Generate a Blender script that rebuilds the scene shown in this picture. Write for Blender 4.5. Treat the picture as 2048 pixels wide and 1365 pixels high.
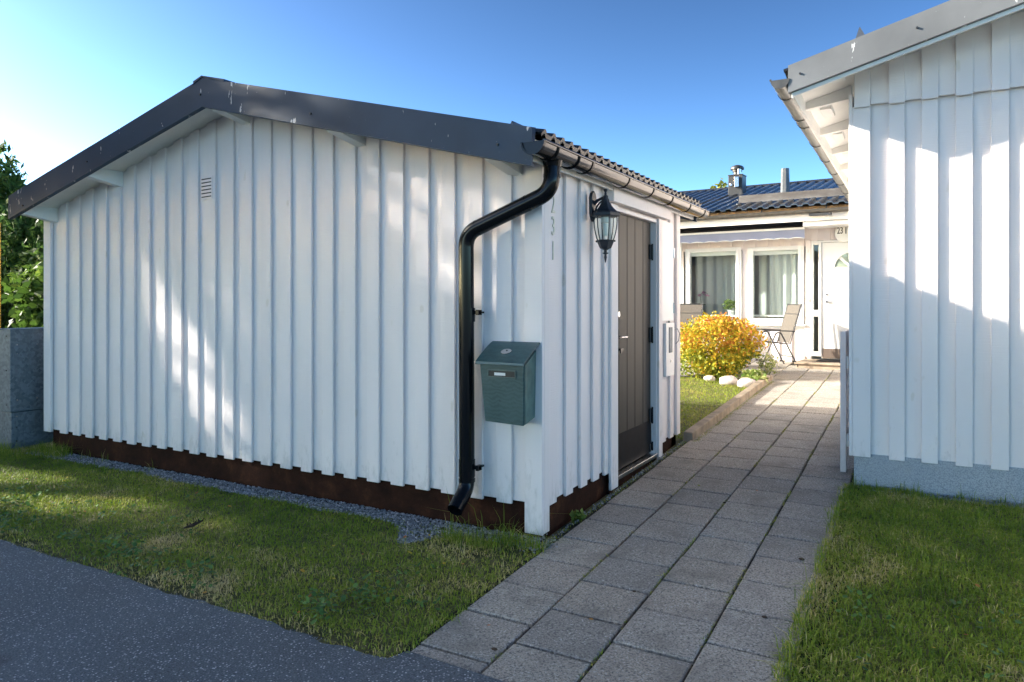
import bpy, math, random
import numpy as np
from mathutils import Vector, Matrix, noise as mnoise
random.seed(7); RNG = np.random.default_rng(11)
R = math.radians
scene = bpy.context.scene
for o in list(bpy.data.objects): bpy.data.objects.remove(o)
COL = scene.collection

# ------------------------------------------------------------------ camera
cd = bpy.data.cameras.new("camera"); cam = bpy.data.objects.new("camera", cd); COL.objects.link(cam)
cam.location = (2.056, -4.075, 1.5); cam.rotation_euler = (R(90), 0, R(29.31))
cd.sensor_width = 36; cd.lens = 36*1441/2048; cd.shift_y = -78.5/2048
cd.clip_start = 0.05; cd.clip_end = 2000
scene.camera = cam
scene.render.resolution_x = 1024; scene.render.resolution_y = 682

# ------------------------------------------------------------------ light
SUN = Vector((2.65, 1.0, -1.25)).normalized()          # direction the light travels
ELEV = math.asin(-SUN.z); AZ = math.atan2(-SUN.x, -SUN.y)
SKY_STRENGTH, SKY_GAMMA = 0.070, 1.85
w = bpy.data.worlds.new("World"); scene.world = w; w.use_nodes = True
nt = w.node_tree; nt.nodes.clear()
sky = nt.nodes.new('ShaderNodeTexSky'); sky.sky_type = 'NISHITA'; sky.sun_disc = False
sky.sun_elevation = ELEV; sky.sun_rotation = AZ % (2*math.pi)
sky.altitude = 0; sky.air_density = 0.5; sky.dust_density = 0.65; sky.ozone_density = 1.6
bg = nt.nodes.new('ShaderNodeBackground'); bg.inputs[1].default_value = SKY_STRENGTH
gm = nt.nodes.new('ShaderNodeGamma'); gm.inputs[1].default_value = SKY_GAMMA       # deeper contrast, as the photograph's
wo = nt.nodes.new('ShaderNodeOutputWorld')
tn = nt.nodes.new('ShaderNodeMix'); tn.data_type = 'RGBA'; tn.blend_type = 'MULTIPLY'; tn.inputs[0].default_value = 1
tn.inputs[7].default_value = (1.025, 1.0, .83, 1)
nt.links.new(sky.outputs[0], tn.inputs[6]); nt.links.new(tn.outputs[2], gm.inputs[0]); nt.links.new(gm.outputs[0], bg.inputs[0]); nt.links.new(bg.outputs[0], wo.inputs[0])
ld = bpy.data.lights.new("sun", 'SUN'); ld.energy = 5.0; ld.angle = R(0.75); ld.color = (1.0, 0.93, 0.82)
sun = bpy.data.objects.new("sun", ld); COL.objects.link(sun)
sun.rotation_euler = SUN.to_track_quat('-Z', 'Y').to_euler(); sun.location = (-10, -5, 12)
vs = scene.view_settings; vs.view_transform = 'Standard'; vs.look = 'None'; vs.exposure = 1.42; vs.gamma = 1
vs.use_curve_mapping = False

# ------------------------------------------------------------------ helpers
def ground(y):
    return 0.039*min(max(y, -1.6), 11.0)

class MB:
    def __init__(s): s.v = []; s.f = []
    def add(s, vs, fs):
        n = len(s.v); s.v += [tuple(p) for p in vs]; s.f += [tuple(i+n for i in f) for f in fs]
    def box(s, x0, x1, y0, y1, z0, z1):
        s.add([(x0,y0,z0),(x1,y0,z0),(x1,y1,z0),(x0,y1,z0),(x0,y0,z1),(x1,y0,z1),(x1,y1,z1),(x0,y1,z1)],
              [(0,3,2,1),(4,5,6,7),(0,1,5,4),(1,2,6,5),(2,3,7,6),(3,0,4,7)]); return s
    def hexa(s, p):   # 8 points, bottom ring then top ring
        s.add(p, [(0,3,2,1),(4,5,6,7),(0,1,5,4),(1,2,6,5),(2,3,7,6),(3,0,4,7)]); return s
    def bar(s, a, b, wd, hg, up=(0,0,1)):
        a = Vector(a); b = Vector(b); d = (b-a).normalized(); u = Vector(up)
        sx = d.cross(u).normalized()*wd/2; sz = sx.cross(d).normalized()*hg/2
        s.hexa([a-sx-sz, a+sx-sz, b+sx-sz, b-sx-sz, a-sx+sz, a+sx+sz, b+sx+sz, b-sx+sz]); return s
    def prism(s, poly, y0, y1, ax='y'):
        n = len(poly)
        def P(a, b, t): return {'y': (a, t, b), 'x': (t, a, b), 'z': (a, b, t)}[ax]
        s.add([P(a, b, y0) for a, b in poly] + [P(a, b, y1) for a, b in poly],
              [tuple(range(n)), tuple(range(2*n-1, n-1, -1))] + [(i, i+n, (i+1) % n+n, (i+1) % n) for i in range(n)]); return s
    def tube(s, pts, r, n=12, cap=True):
        pts = [Vector(p) for p in pts]; rings = []
        rr = r if isinstance(r, (list, tuple)) else [r]*len(pts)
        prev = None
        for i, p in enumerate(pts):
            d = ((pts[min(i+1, len(pts)-1)]-p).normalized() + (p-pts[max(i-1, 0)]).normalized())
            d = d.normalized() if d.length > 1e-6 else Vector((0, 0, 1))
            if prev is None:
                prev = d.orthogonal().normalized()
            u = (prev - d*prev.dot(d)).normalized(); v = d.cross(u); prev = u
            rings.append([p + (u*math.cos(2*math.pi*k/n) + v*math.sin(2*math.pi*k/n))*rr[i] for k in range(n)])
        b = len(s.v)
        for rg in rings: s.v += [tuple(q) for q in rg]
        for i in range(len(pts)-1):
            for k in range(n):
                s.f.append((b+i*n+k, b+i*n+(k+1) % n, b+(i+1)*n+(k+1) % n, b+(i+1)*n+k))
        if cap:
            s.f.append(tuple(b+k for k in range(n))[::-1]); s.f.append(tuple(b+(len(pts)-1)*n+k for k in range(n)))
        return s
    def lathe(s, c, prof, n=16, a0=0, sx=1, sy=1):
        b = len(s.v)
        for r, z in prof:
            for k in range(n):
                a = a0+2*math.pi*k/n; s.v.append((c[0]+r*math.cos(a)*sx, c[1]+r*math.sin(a)*sy, c[2]+z))
        for i in range(len(prof)-1):
            for k in range(n):
                s.f.append((b+i*n+k, b+i*n+(k+1) % n, b+(i+1)*n+(k+1) % n, b+(i+1)*n+k))
        if prof[0][0] > 1e-4: s.f.append(tuple(b+k for k in range(n))[::-1])
        if prof[-1][0] > 1e-4: s.f.append(tuple(b+(len(prof)-1)*n+k for k in range(n)))
        return s
    def build(s, name, mat, parent=None, smooth=False, bevel=0, seg=2, loc=None, kind=None):
        me = bpy.data.meshes.new(name); me.from_pydata(s.v, [], s.f); me.update()
        o = bpy.data.objects.new(name, me); COL.objects.link(o)
        if mat: me.materials.append(mat)
        if smooth:
            me.polygons.foreach_set('use_smooth', [True]*len(me.polygons))
            try: me.set_sharp_from_angle(angle=R(40))
            except Exception: pass
        if parent: o.parent = parent
        if loc: o.location = loc
        if bevel:
            m = o.modifiers.new('b', 'BEVEL'); m.width = bevel; m.segments = seg; m.limit_method = 'ANGLE'; m.angle_limit = R(35)
        if kind: o['kind'] = kind
        return o

def empty(name, label, cat, loc=(0,0,0), rz=0, group=None):
    o = bpy.data.objects.new(name, None); COL.objects.link(o); o.empty_display_size = 0.2
    o.location = loc; o.rotation_euler = (0, 0, rz); o['label'] = label; o['category'] = cat
    if group: o['group'] = group
    return o
def tag(o, label, cat, group=None, kind=None):
    o['label'] = label; o['category'] = cat
    if group: o['group'] = group
    if kind: o['kind'] = kind
    return o
def fastmesh(name, V, F, mat, parent=None, attr=None):
    """V (n,3); F (m,k) arrays"""
    me = bpy.data.meshes.new(name); V = np.asarray(V, np.float32); F = np.asarray(F, np.int32); m, k = F.shape
    me.vertices.add(len(V)); me.vertices.foreach_set('co', V.ravel())
    me.loops.add(m*k); me.loops.foreach_set('vertex_index', F.ravel())
    me.polygons.add(m); me.polygons.foreach_set('loop_start', np.arange(0, m*k, k, dtype=np.int32))
    me.update(calc_edges=True)
    if attr is not None:
        a = me.attributes.new('tint', 'FLOAT', 'POINT'); a.data.foreach_set('value', np.asarray(attr, np.float32))
    me.materials.append(mat)
    o = bpy.data.objects.new(name, me); COL.objects.link(o)
    if parent: o.parent = parent
    return o

# ------------------------------------------------------------------ materials
def lin(c): return tuple(c) + (1,)
class M:
    def __init__(s, name):
        s.m = bpy.data.materials.new(name); s.m.use_nodes = True; s.t = s.m.node_tree
        s.b = s.t.nodes['Principled BSDF']; s.out = s.t.nodes['Material Output']
    def n(s, t, **k):
        x = s.t.nodes.new(t)
        for a, b in k.items():
            if hasattr(x, a) and not a[0].isupper(): setattr(x, a, b)
            else: x.inputs[a].default_value = b
        return x
    def l(s, a, b): s.t.links.new(a, b)
    def coord(s, scale=(1,1,1), space='Object', rot=(0,0,0)):
        tc = s.n('ShaderNodeTexCoord'); mp = s.n('ShaderNodeMapping'); mp.inputs['Scale'].default_value = scale
        mp.inputs['Rotation'].default_value = rot
        s.l(tc.outputs[space], mp.inputs[0]); return mp.outputs[0]
    def noise(s, co, scale, detail=4, rough=.55):
        x = s.n('ShaderNodeTexNoise'); x.inputs['Scale'].default_value = scale; x.inputs['Detail'].default_value = detail
        x.inputs['Roughness'].default_value = rough; s.l(co, x.inputs['Vector']); return x.outputs['Fac']
    def ramp(s, fac, stops):
        x = s.n('ShaderNodeValToRGB'); e = x.color_ramp.elements
        e[0].position = stops[0][0]; e[0].color = lin(stops[0][1]); e[1].position = stops[-1][0]; e[1].color = lin(stops[-1][1])
        for p, c in stops[1:-1]:
            q = e.new(p); q.color = lin(c)
        s.l(fac, x.inputs[0]); return x.outputs[0]
    def mix(s, fac, a, b, mode='MIX'):
        x = s.n('ShaderNodeMix'); x.data_type = 'RGBA'; x.blend_type = mode
        for v, i in ((fac, 0), (a, 6), (b, 7)):
            if isinstance(v, (int, float)): x.inputs[i].default_value = v
            elif isinstance(v, tuple): x.inputs[i].default_value = lin(v)
            else: s.l(v, x.inputs[i])
        return x.outputs[2]
    def bump(s, h, strength=.3, dist=.01, prev=None):
        x = s.n('ShaderNodeBump'); x.inputs['Strength'].default_value = strength; x.inputs['Distance'].default_value = dist
        s.l(h, x.inputs['Height']); s.l(x.outputs[0], s.b.inputs['Normal'])
        if prev: s.l(prev, x.inputs['Normal'])
        return x.outputs[0]
    def set(s, color=None, rough=None, metal=None, spec=None, coat=None):
        if color is not None:
            if isinstance(color, tuple): s.b.inputs['Base Color'].default_value = lin(color)
            else: s.l(color, s.b.inputs['Base Color'])
        if rough is not None:
            if isinstance(rough, (int, float)): s.b.inputs['Roughness'].default_value = rough
            else: s.l(rough, s.b.inputs['Roughness'])
        if metal is not None: s.b.inputs['Metallic'].default_value = metal
        if spec is not None: s.b.inputs['Specular IOR Level'].default_value = spec
        if coat is not None: s.b.inputs['Coat Weight'].default_value = coat
        return s
    def island(s):
        g = s.n('ShaderNodeNewGeometry'); return g.outputs['Random Per Island']

def simple(name, c, rough=.5, metal=0, var=.12, scale=6, bump=.05, spec=None):
    m = M(name); co = m.coord(); f = m.noise(co, scale, 5)
    d = tuple(max(0, x*(1-var)) for x in c); e = tuple(min(1, x*(1+var)) for x in c)
    m.set(m.ramp(f, [(.3, d), (.7, e)]), rough, metal, spec)
    if bump: m.bump(m.noise(co, scale*12, 3), bump, .004)
    return m.m

def painted_wood(name, c=(.86,.785,.755), grain=1.0, crack=.35):
    m = M(name); co = m.coord()
    # broad dirt and brush variation, per-board tone
    f1 = m.noise(m.coord((1.2,1.2,.35)), 2.2, 5)
    base = m.ramp(f1, [(.25, tuple(x*.93 for x in c)), (.75, tuple(min(1, x*1.02) for x in c))])
    isl = m.ramp(m.island(), [(0, (.955,.955,.96)), (1, (1,1,1))])
    base = m.mix(1.0, base, isl, 'MULTIPLY')
    # rain streaks / hairline cracks running with the boards
    st = m.noise(m.coord((34,34,.9)), 1.6, 6, .7)
    base = m.mix(m.ramp(st, [(.66, (0,0,0)), (.76, (crack,crack,crack))]), base, (.42,.42,.42))
    sp = m.noise(m.coord((1,1,.3)), 90, 2)
    base = m.mix(m.ramp(sp, [(.76, (0,0,0)), (.80, (.5,.5,.5))]), base, (.40,.38,.36))
    # splash dirt on the board ends and knots bleeding through
    tc = m.n('ShaderNodeTexCoord'); sx = m.n('ShaderNodeSeparateXYZ'); m.l(tc.outputs['Object'], sx.inputs[0])
    ad = m.n('ShaderNodeMath', operation='MULTIPLY_ADD'); ad.inputs[1].default_value = -.55; m.l(sx.outputs['Z'], ad.inputs[0])
    m.l(m.noise(m.coord((14,14,5)), 1.3, 6, .7), ad.inputs[2])
    base = m.mix(m.ramp(ad.outputs[0], [(.34, (0,0,0)), (.56, (.42,.42,.42))]), base, (.36,.33,.28))
    kn = m.noise(m.coord((7,7,3.2)), 1.6, 1); base = m.mix(m.ramp(kn, [(.74, (0,0,0)), (.79, (.35,.35,.35))]), base, (.60,.52,.40))
    m.set(base, .55)
    saw = m.noise(m.coord((6,6,150)), 1.0, 3)
    b1 = m.bump(saw, .35*grain, .004)
    m.bump(m.noise(m.coord((60,60,2)), 1.0, 4), .25, .004, b1)
    return m.m

WHITE = painted_wood('white_painted_wood')
TRIM = painted_wood('white_painted_trim', (.85,.785,.755), .4, .2)
SMOOTHW = simple('smooth_white_paint', (.80,.80,.78), .35, 0, .03, 3, .02)
SOFF = simple('white_soffit_paint', (.78,.78,.75), .5, 0, .05, 4, .03)

def mat_plinth():
    m = M('rusty_brown_plinth'); co = m.coord()
    f = m.noise(co, 5, 8, .7)
    c = m.ramp(f, [(.35, (.020,.009,.006)), (.55, (.038,.015,.009)), (.72, (.085,.034,.016))])
    g = m.noise(co, 120, 2); c = m.mix(m.ramp(g, [(.62, (0,0,0)), (.7, (.5,.5,.5))]), c, (.07,.04,.03))
    m.set(c, .85, 0, .08); m.bump(m.noise(co, 60, 4), .4, .006); return m.m
PLINTH = mat_plinth()
def mat_stucco():
    m = M('grey_blue_stucco'); co = m.coord()
    g = m.noise(co, 140, 2); c = m.ramp(g, [(.35, (.16,.18,.20)), (.5, (.40,.42,.44)), (.65, (.52,.54,.55))])
    m.set(m.mix(m.noise(co, 3, 4), c, (.36,.38,.41)), .9); m.bump(m.noise(co, 90, 4), .8, .008); return m.m
STUCCO = mat_stucco()
def mat_barge(name, c, flake, rough=.38, ns=1.0):
    m = M(name); co = m.coord()
    f = m.noise(co, 1.6, 5)
    base = m.ramp(f, [(.3, tuple(x*.8 for x in c)), (.7, tuple(x*1.25 for x in c))])
    fl = m.noise(m.coord((5.5,5.5,1.6), rot=(0,R(20),0)), 2.4, 3, .55); fl2 = m.noise(m.coord((30,30,10)), 1.2, 2)
    mk = m.ramp(fl, [(.645, (0,0,0)), (.66, (1,1,1))]); mk2 = m.ramp(fl2, [(.56, (0,0,0)), (.58, (1,1,1))])
    both = m.mix(1, mk, mk2, 'MULTIPLY')
    base = m.mix(both, base, (flake, flake, flake))
    sp = m.noise(m.coord((1,1,1)), 55, 2); base = m.mix(m.ramp(sp, [(.76, (0,0,0)), (.79, (.7,.7,.7))]), base, (.35,.36,.38))
    m.set(base, rough, 0.0, .22)
    m.bump(m.noise(m.coord((1.2,1.2,3)), 1.5, 2), .25, .02); return m.m
BARGE = mat_barge('dark_blue_grey_sheet_metal', (.020,.042,.075), .5, .42)
BARGE2 = mat_barge('weathered_grey_sheet_metal', (.17,.175,.18), .6, .55)
BLACKP = simple('gloss_black_painted_steel', (.006,.0065,.008), .16, 0, .2, 3, .012, .22)
def gutter_mat(name, c, r):
    m = M(name); f = m.noise(m.coord((9,1.0,9)), 1.5, 5); m.set(m.ramp(f, [(.3, tuple(x*.7 for x in c)), (.7, tuple(x*1.3 for x in c))]), r, 0, .5)
    return m.m
GUTTER = gutter_mat('black_gutter_steel', (.012,.012,.012), .14)
GUTTER2 = gutter_mat('brown_grey_gutter_steel', (.085,.078,.068), .30)
TILE = simple('black_roof_tile', (.014,.015,.017), .38, 0, .3, 5, .2)
def mat_roof2():
    m = M('glossy_dark_roof_sheet'); co = m.coord()
    m.set(m.ramp(m.noise(co, 4, 5), [(.3, (.016,.018,.022)), (.7, (.04,.042,.05))]), .22, 0, .9); m.bump(m.noise(co, 60, 3), .1, .004); return m.m
ROOF2 = mat_roof2()
def mat_guard():
    m = M('rusted_galvanised_sheet'); co = m.coord((1,1,3))
    m.set(m.ramp(m.noise(co, 1.8, 7, .65), [(.3, (.045,.036,.030)), (.5, (.075,.067,.062)), (.7, (.13,.125,.12))]), .6, .1); return m.m
GUARD = mat_guard()
GALV_B = simple('galvanised_guard_sheet', (.10,.11,.13), .35, .2, .3, 4, .05)
def mat_galv():
    m = M('galvanised_spangle_steel'); co = m.coord()
    v = m.n('ShaderNodeTexVoronoi'); v.inputs['Scale'].default_value = 38; m.l(m.coord((1,1,1)), v.inputs['Vector'])
    c = m.ramp(v.outputs['Color'], [(.2, (.10,.125,.145)), (.8, (.24,.275,.30))])
    c = m.mix(m.noise(co, 2.5, 5), c, (.15,.18,.205))
    st = m.noise(m.coord((14,14,1)), 1.5, 5); c = m.mix(m.ramp(st, [(.6, (0,0,0)), (.75, (.5,.5,.5))]), c, (.12,.13,.13))
    m.set(c, .5, .3, .3); m.bump(m.noise(co, 1.2, 2), .3, .03); return m.m
GALV = mat_galv()
def mat_door():
    m = M('grey_brown_door_paint'); f = m.noise(m.coord((25,25,1.2)), 1.6, 6)
    m.set(m.ramp(f, [(.3, (.036,.031,.025)), (.7, (.048,.042,.034))]), .5, 0, .3)
    m.bump(f, .15, .004); return m.m
DOOR = mat_door()
KICK = simple('black_kick_plate', (.008,.008,.009), .55, 0, .4, 18, .05, .15)
STEEL = simple('brushed_steel', (.55,.55,.56), .25, 1, .1, 20, .02)
DARKM = simple('dark_metal', (.03,.031,.034), .45, 0, .2, 8, .05)
LAMPM = simple('matt_black_cast_metal', (.024,.028,.034), .42, 0, .25, 20, .15)
def mat_mail():
    m = M('weathered_green_paint'); co = m.coord((1,1,1))
    wv = m.n('ShaderNodeTexWave'); wv.wave_type = 'BANDS'; wv.bands_direction = 'Z'; wv.inputs['Scale'].default_value = 12
    wv.inputs['Distortion'].default_value = 9; wv.inputs['Detail'].default_value = 4; wv.inputs['Detail Scale'].default_value = 1.4
    m.l(co, wv.inputs['Vector'])
    c = m.ramp(wv.outputs['Fac'], [(.2, (.020,.062,.066)), (.8, (.030,.082,.086))])
    c = m.mix(m.ramp(m.noise(co, 6, 6), [(.42, (0,0,0)), (.75, (.6,.6,.6))]), c, (.052,.11,.115))
    n2 = m.noise(co, 26, 3); c = m.mix(m.ramp(n2, [(.68, (0,0,0)), (.74, (.6,.6,.6))]), c, (.012,.03,.035))
    m.set(c, .36, 0, .6); m.bump(m.noise(co, 14, 3), .12, .01); return m.m
MAIL = mat_mail()
MAILS = simple('faded_green_paint', (.075,.14,.125), .55, 0, .3, 12, .08)

def mat_asphalt():
    m = M('asphalt'); co = m.coord()
    f = m.noise(co, .9, 5); base = m.ramp(f, [(.3, (.074,.092,.108)), (.7, (.112,.136,.158))])
    v = m.n('ShaderNodeTexVoronoi'); v.inputs['Scale'].default_value = 82; m.l(co, v.inputs['Vector'])
    mk = m.ramp(v.outputs['Color'], [(.52, (0,0,0)), (.80, (1,1,1))])
    d = m.ramp(v.outputs['Distance'], [(.25, (1,1,1)), (.42, (0,0,0))])
    mm = m.mix(1, mk, d, 'MULTIPLY'); base = m.mix(mm, base, (.55,.57,.60))
    g = m.noise(co, 120, 4, .7); base = m.mix(m.ramp(g, [(.53, (0,0,0)), (.66, (.7,.7,.7))]), base, (.22,.235,.255)); base = m.mix(m.ramp(g, [(.36, (.8,.8,.8)), (.47, (0,0,0))]), base, (.025,.029,.036))
    bl = m.noise(co, 2.3, 3); base = m.mix(m.ramp(bl, [(.68, (0,0,0)), (.76, (.45,.45,.45))]), base, (.02,.021,.024))
    m.set(base, .82); b1 = m.bump(v.outputs['Distance'], -.6, .006); m.bump(m.noise(co, 40, 5), .6, .012, b1); return m.m
def mat_paver():
    m = M('concrete_slab'); co = m.coord()
    f = m.noise(co, 1.1, 6, .6); base = m.ramp(f, [(.3, (.36,.33,.285)), (.7, (.47,.43,.375))])
    isl = m.ramp(m.island(), [(0, (.66,.67,.69)), (.35, (.90,.86,.82)), (.7, (.88,.88,.88)), (1, (1.0,.97,.92))]); base = m.mix(1.0, base, isl, 'MULTIPLY')
    g = m.noise(co, 95, 4, .7); base = m.mix(m.ramp(g, [(.40, (.9,.9,.9)), (.52, (0,0,0))]), base, (.10,.096,.092))
    g2 = m.noise(co, 150, 2); base = m.mix(m.ramp(m.noise(m.coord((1,1,1), rot=(1,1,1)), 85, 4, .7), [(.55, (0,0,0)), (.66, (.7,.7,.7))]), base, (.66,.64,.60))
    s = m.noise(co, 3.2, 6, .65); base = m.mix(m.ramp(s, [(.50, (0,0,0)), (.66, (.6,.6,.6))]), base, (.17,.155,.135))
    m.set(base, .85); b1 = m.bump(g, .5, .004); m.bump(m.noise(co, 30, 4), .3, .006, b1); return m.m
def mat_soil():
    m = M('soil'); co = m.coord(); f = m.noise(co, 14, 6)
    c = m.ramp(f, [(.3, (.06,.055,.028)), (.55, (.12,.115,.045)), (.75, (.22,.19,.10))])
    m.set(c, .95); m.bump(m.noise(co, 60, 5), .7, .02); return m.m
def mat_moss():
    m = M('joint_moss_soil'); co = m.coord(); f = m.noise(co, 5, 5)
    c = m.ramp(f, [(.35, (.012,.011,.009)), (.55, (.022,.020,.012)), (.68, (.05,.048,.02)), (.85, (.05,.065,.018))])
    m.set(c, .95); m.bump(m.noise(co, 120, 3), .6, .01); return m.m
ASPH = mat_asphalt(); PAVER = mat_paver(); SOIL = mat_soil(); MOSS = mat_moss()
def mat_grass(name, stops, trans=.25):
    m = M(name)
    at = m.n('ShaderNodeAttribute', attribute_name='tint')
    c = m.ramp(at.outputs['Fac'], stops)
    m.set(c, .55, 0, .3)
    tr = m.n('ShaderNodeBsdfTranslucent'); m.l(c, tr.inputs[0])
    ms = m.n('ShaderNodeMixShader'); ms.inputs[0].default_value = trans
    m.l(m.b.outputs[0], ms.inputs[1]); m.l(tr.outputs[0], ms.inputs[2]); m.l(ms.outputs[0], m.out.inputs[0])
    return m.m
GRASS = mat_grass('grass_blades', [(0, (.10,.16,.015)), (.3, (.20,.29,.025)), (.6, (.30,.35,.04)), (.8, (.50,.43,.13)), (1, (.72,.58,.30))])
LEAF = mat_grass('tree_leaves', [(0, (.03,.06,.012)), (.4, (.06,.12,.02)), (.75, (.11,.18,.03)), (1, (.18,.24,.04))], .4)
LEAF_Y = mat_grass('yellow_green_leaves', [(0, (.08,.11,.02)), (.5, (.20,.22,.03)), (1, (.38,.34,.05))], .3)
LEAF_D = mat_grass('dark_purple_leaves', [(0, (.02,.018,.015)), (.5, (.045,.035,.03)), (1, (.09,.06,.05))], .2)
LEAF_A = mat_grass('autumn_leaves', [(0, (.16,.22,.025)), (.25, (.40,.40,.035)), (.5, (.66,.46,.04)), (.75, (.60,.27,.05)), (1, (.45,.13,.05))], .3)
LEAF_H = mat_grass('hosta_leaves', [(0, (.09,.16,.03)), (.5, (.24,.32,.06)), (1, (.50,.50,.22))], .3)
CONIF = mat_grass('conifer_needles', [(0, (.035,.075,.02)), (.5, (.08,.15,.035)), (1, (.15,.22,.05))], .35)
FLOWER = mat_grass('white_petals', [(0, (.6,.6,.55)), (1, (.8,.78,.75))], .3)
PINK = mat_grass('pink_petals', [(0, (.45,.18,.32)), (1, (.62,.36,.48))], .3)
CLOVER = mat_grass('clover_leaves', [(0, (.05,.11,.03)), (.6, (.09,.19,.04)), (1, (.16,.27,.06))], .2)
BARK = simple('bark', (.10,.075,.055), .85, 0, .35, 12, .6)
def mat_gravel():
    m = M('grey_gravel'); c = m.ramp(m.island(), [(0, (.09,.10,.11)), (.4, (.20,.215,.23)), (.8, (.34,.355,.37)), (1, (.55,.55,.56))])
    m.set(c, .8); m.bump(m.noise(m.coord(), 90, 3), .4, .004); return m.m
GRAVEL = mat_gravel()
def mat_stone():
    m = M('pale_boulder'); co = m.coord(); m.set(m.ramp(m.noise(co, 9, 6), [(.3, (.36,.31,.28)), (.7, (.62,.56,.52))]), .85); m.bump(m.noise(co, 18, 5), .5, .02); return m.m
STONE = mat_stone()
KERB = simple('weathered_timber_kerb', (.25,.20,.145), .85, 0, .35, 7, .5)
STEPM = simple('worn_stone_step', (.34,.27,.20), .85, 0, .25, 7, .4)
FABRIC = simple('grey_beige_sling_fabric', (.12,.108,.095), .85, 0, .1, 30, .3, .1)
AWN = simple('lavender_grey_awning_cloth', (.25,.28,.40), .8, 0, .06, 4, .1)
AWND = simple('navy_awning_cloth', (.02,.022,.035), .8, 0, .1, 4, .1)
BLACK = simple('black_lettering', (.012,.012,.012), .5, 0, .1, 5, 0)
YEL = simple('yellow_painted_steel', (.65,.38,.02), .5, 0, .15, 6, .1)
RUBBER = simple('black_rubber_mat', (.015,.015,.016), .9, 0, .3, 40, .4)
KICKB = simple('brown_kick_plate', (.20,.155,.13), .4, .3, .1, 8, .05)
DIGIT = simple('white_digit_paint', (.72,.68,.56), .5, 0, .06, 12, .02)
DIGEDGE = simple('yellowed_digit_outline', (.74,.68,.55), .6, 0, .2, 30, .02)
BULB = simple('frosted_bulb', (.80,.80,.74), .3, 0, .03, 5, 0)
def mat_glass(name, refl, tint=(1,1,1)):
    m = M(name); tr = m.n('ShaderNodeBsdfTransparent'); tr.inputs[0].default_value = lin(tint)
    gl = m.n('ShaderNodeBsdfGlossy'); gl.inputs['Roughness'].default_value = .015
    fr = m.n('ShaderNodeLayerWeight'); fr.inputs[0].default_value = .5
    pw = m.n('ShaderNodeMath', operation='POWER'); pw.inputs[1].default_value = 5; m.l(fr.outputs['Facing'], pw.inputs[0])
    ad = m.n('ShaderNodeMath', operation='MULTIPLY_ADD'); ad.inputs[1].default_value = .9; ad.inputs[2].default_value = refl
    ad.use_clamp = True; m.l(pw.outputs[0], ad.inputs[0])
    ms = m.n('ShaderNodeMixShader'); m.l(ad.outputs[0], ms.inputs[0]); m.l(tr.outputs[0], ms.inputs[1]); m.l(gl.outputs[0], ms.inputs[2])
    m.l(ms.outputs[0], m.out.inputs[0]); return m.m
GLASS = mat_glass('window_glass', .10, (.88,.94,.92)); LGLASS = mat_glass('lantern_glass', .02, (.93,.97,.94))
DGLASS = mat_glass('door_glass', .06, (.80,.84,.80))
def mat_curtain():
    m = M('pale_curtain_cloth'); f = m.noise(m.coord((1,1,1)), 200, 2)
    c = m.ramp(f, [(.3, (.66,.70,.68)), (.7, (.80,.82,.80))]); m.set(c, .9)
    tr = m.n('ShaderNodeBsdfTranslucent'); m.l(c, tr.inputs[0]); ms = m.n('ShaderNodeMixShader'); ms.inputs[0].default_value = .35
    m.l(m.b.outputs[0], ms.inputs[1]); m.l(tr.outputs[0], ms.inputs[2]); m.l(ms.outputs[0], m.out.inputs[0]); return m.m
CURT = mat_curtain()
ROOM = simple('dim_room_wall', (.42,.42,.40), .9, 0, .1, 3, 0)
WOODIN = simple('raw_timber', (.36,.22,.11), .7, 0, .2, 8, .1)

# ------------------------------------------------------------------ setting: ground, road, path
def sheet(name, xs, ys, zoff, mat, kind='structure', hump=None):
    V = []; F = []
    for y in ys:
        for x in xs:
            V.append((x, y, ground(y)+zoff+(hump(x, y) if hump else 0)))
    nx = len(xs)
    for j in range(len(ys)-1):
        for i in range(nx-1):
            F.append((j*nx+i, j*nx+i+1, (j+1)*nx+i+1, (j+1)*nx+i))
    me = bpy.data.meshes.new(name); me.from_pydata(V, [], F); me.materials.append(mat); me.update()
    o = bpy.data.objects.new(name, me); COL.objects.link(o); o['kind'] = kind; return o
big = [-400,-150,-60,-20,-7,-3,0,3,7,20,60,150,400]
sheet('ground', big, [-400,-100,-30,-8,-1.6,0,2,5,8,11,14,30,100,400], -.035, SOIL)
# road with a slightly ragged verge
def road():
    xs = np.concatenate([np.arange(-40, -7, .5), np.arange(-7, 5, .04), np.arange(5, 30, .5)]); V = []; F = []
    for x in xs:
        e = -1.60+.03*mnoise.noise(Vector((x*1.7, 0, 0)))+.03*mnoise.noise(Vector((x*8, 3, 0)))
        if .05 < x < 1.6: e = -1.50-.03*x
        V.append((x, e, ground(e)+.004)); V.append((x, -60, ground(-60)+.004-.0))
    for i in range(len(xs)-1): F.append((2*i, 2*i+1, 2*i+3, 2*i+2))
    me = bpy.data.meshes.new('road'); me.from_pydata(V, [], [f[::-1] for f in F]); me.materials.append(ASPH); me.update()
    o = bpy.data.objects.new('road', me); COL.objects.link(o); o['kind'] = 'structure'
road()
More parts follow.
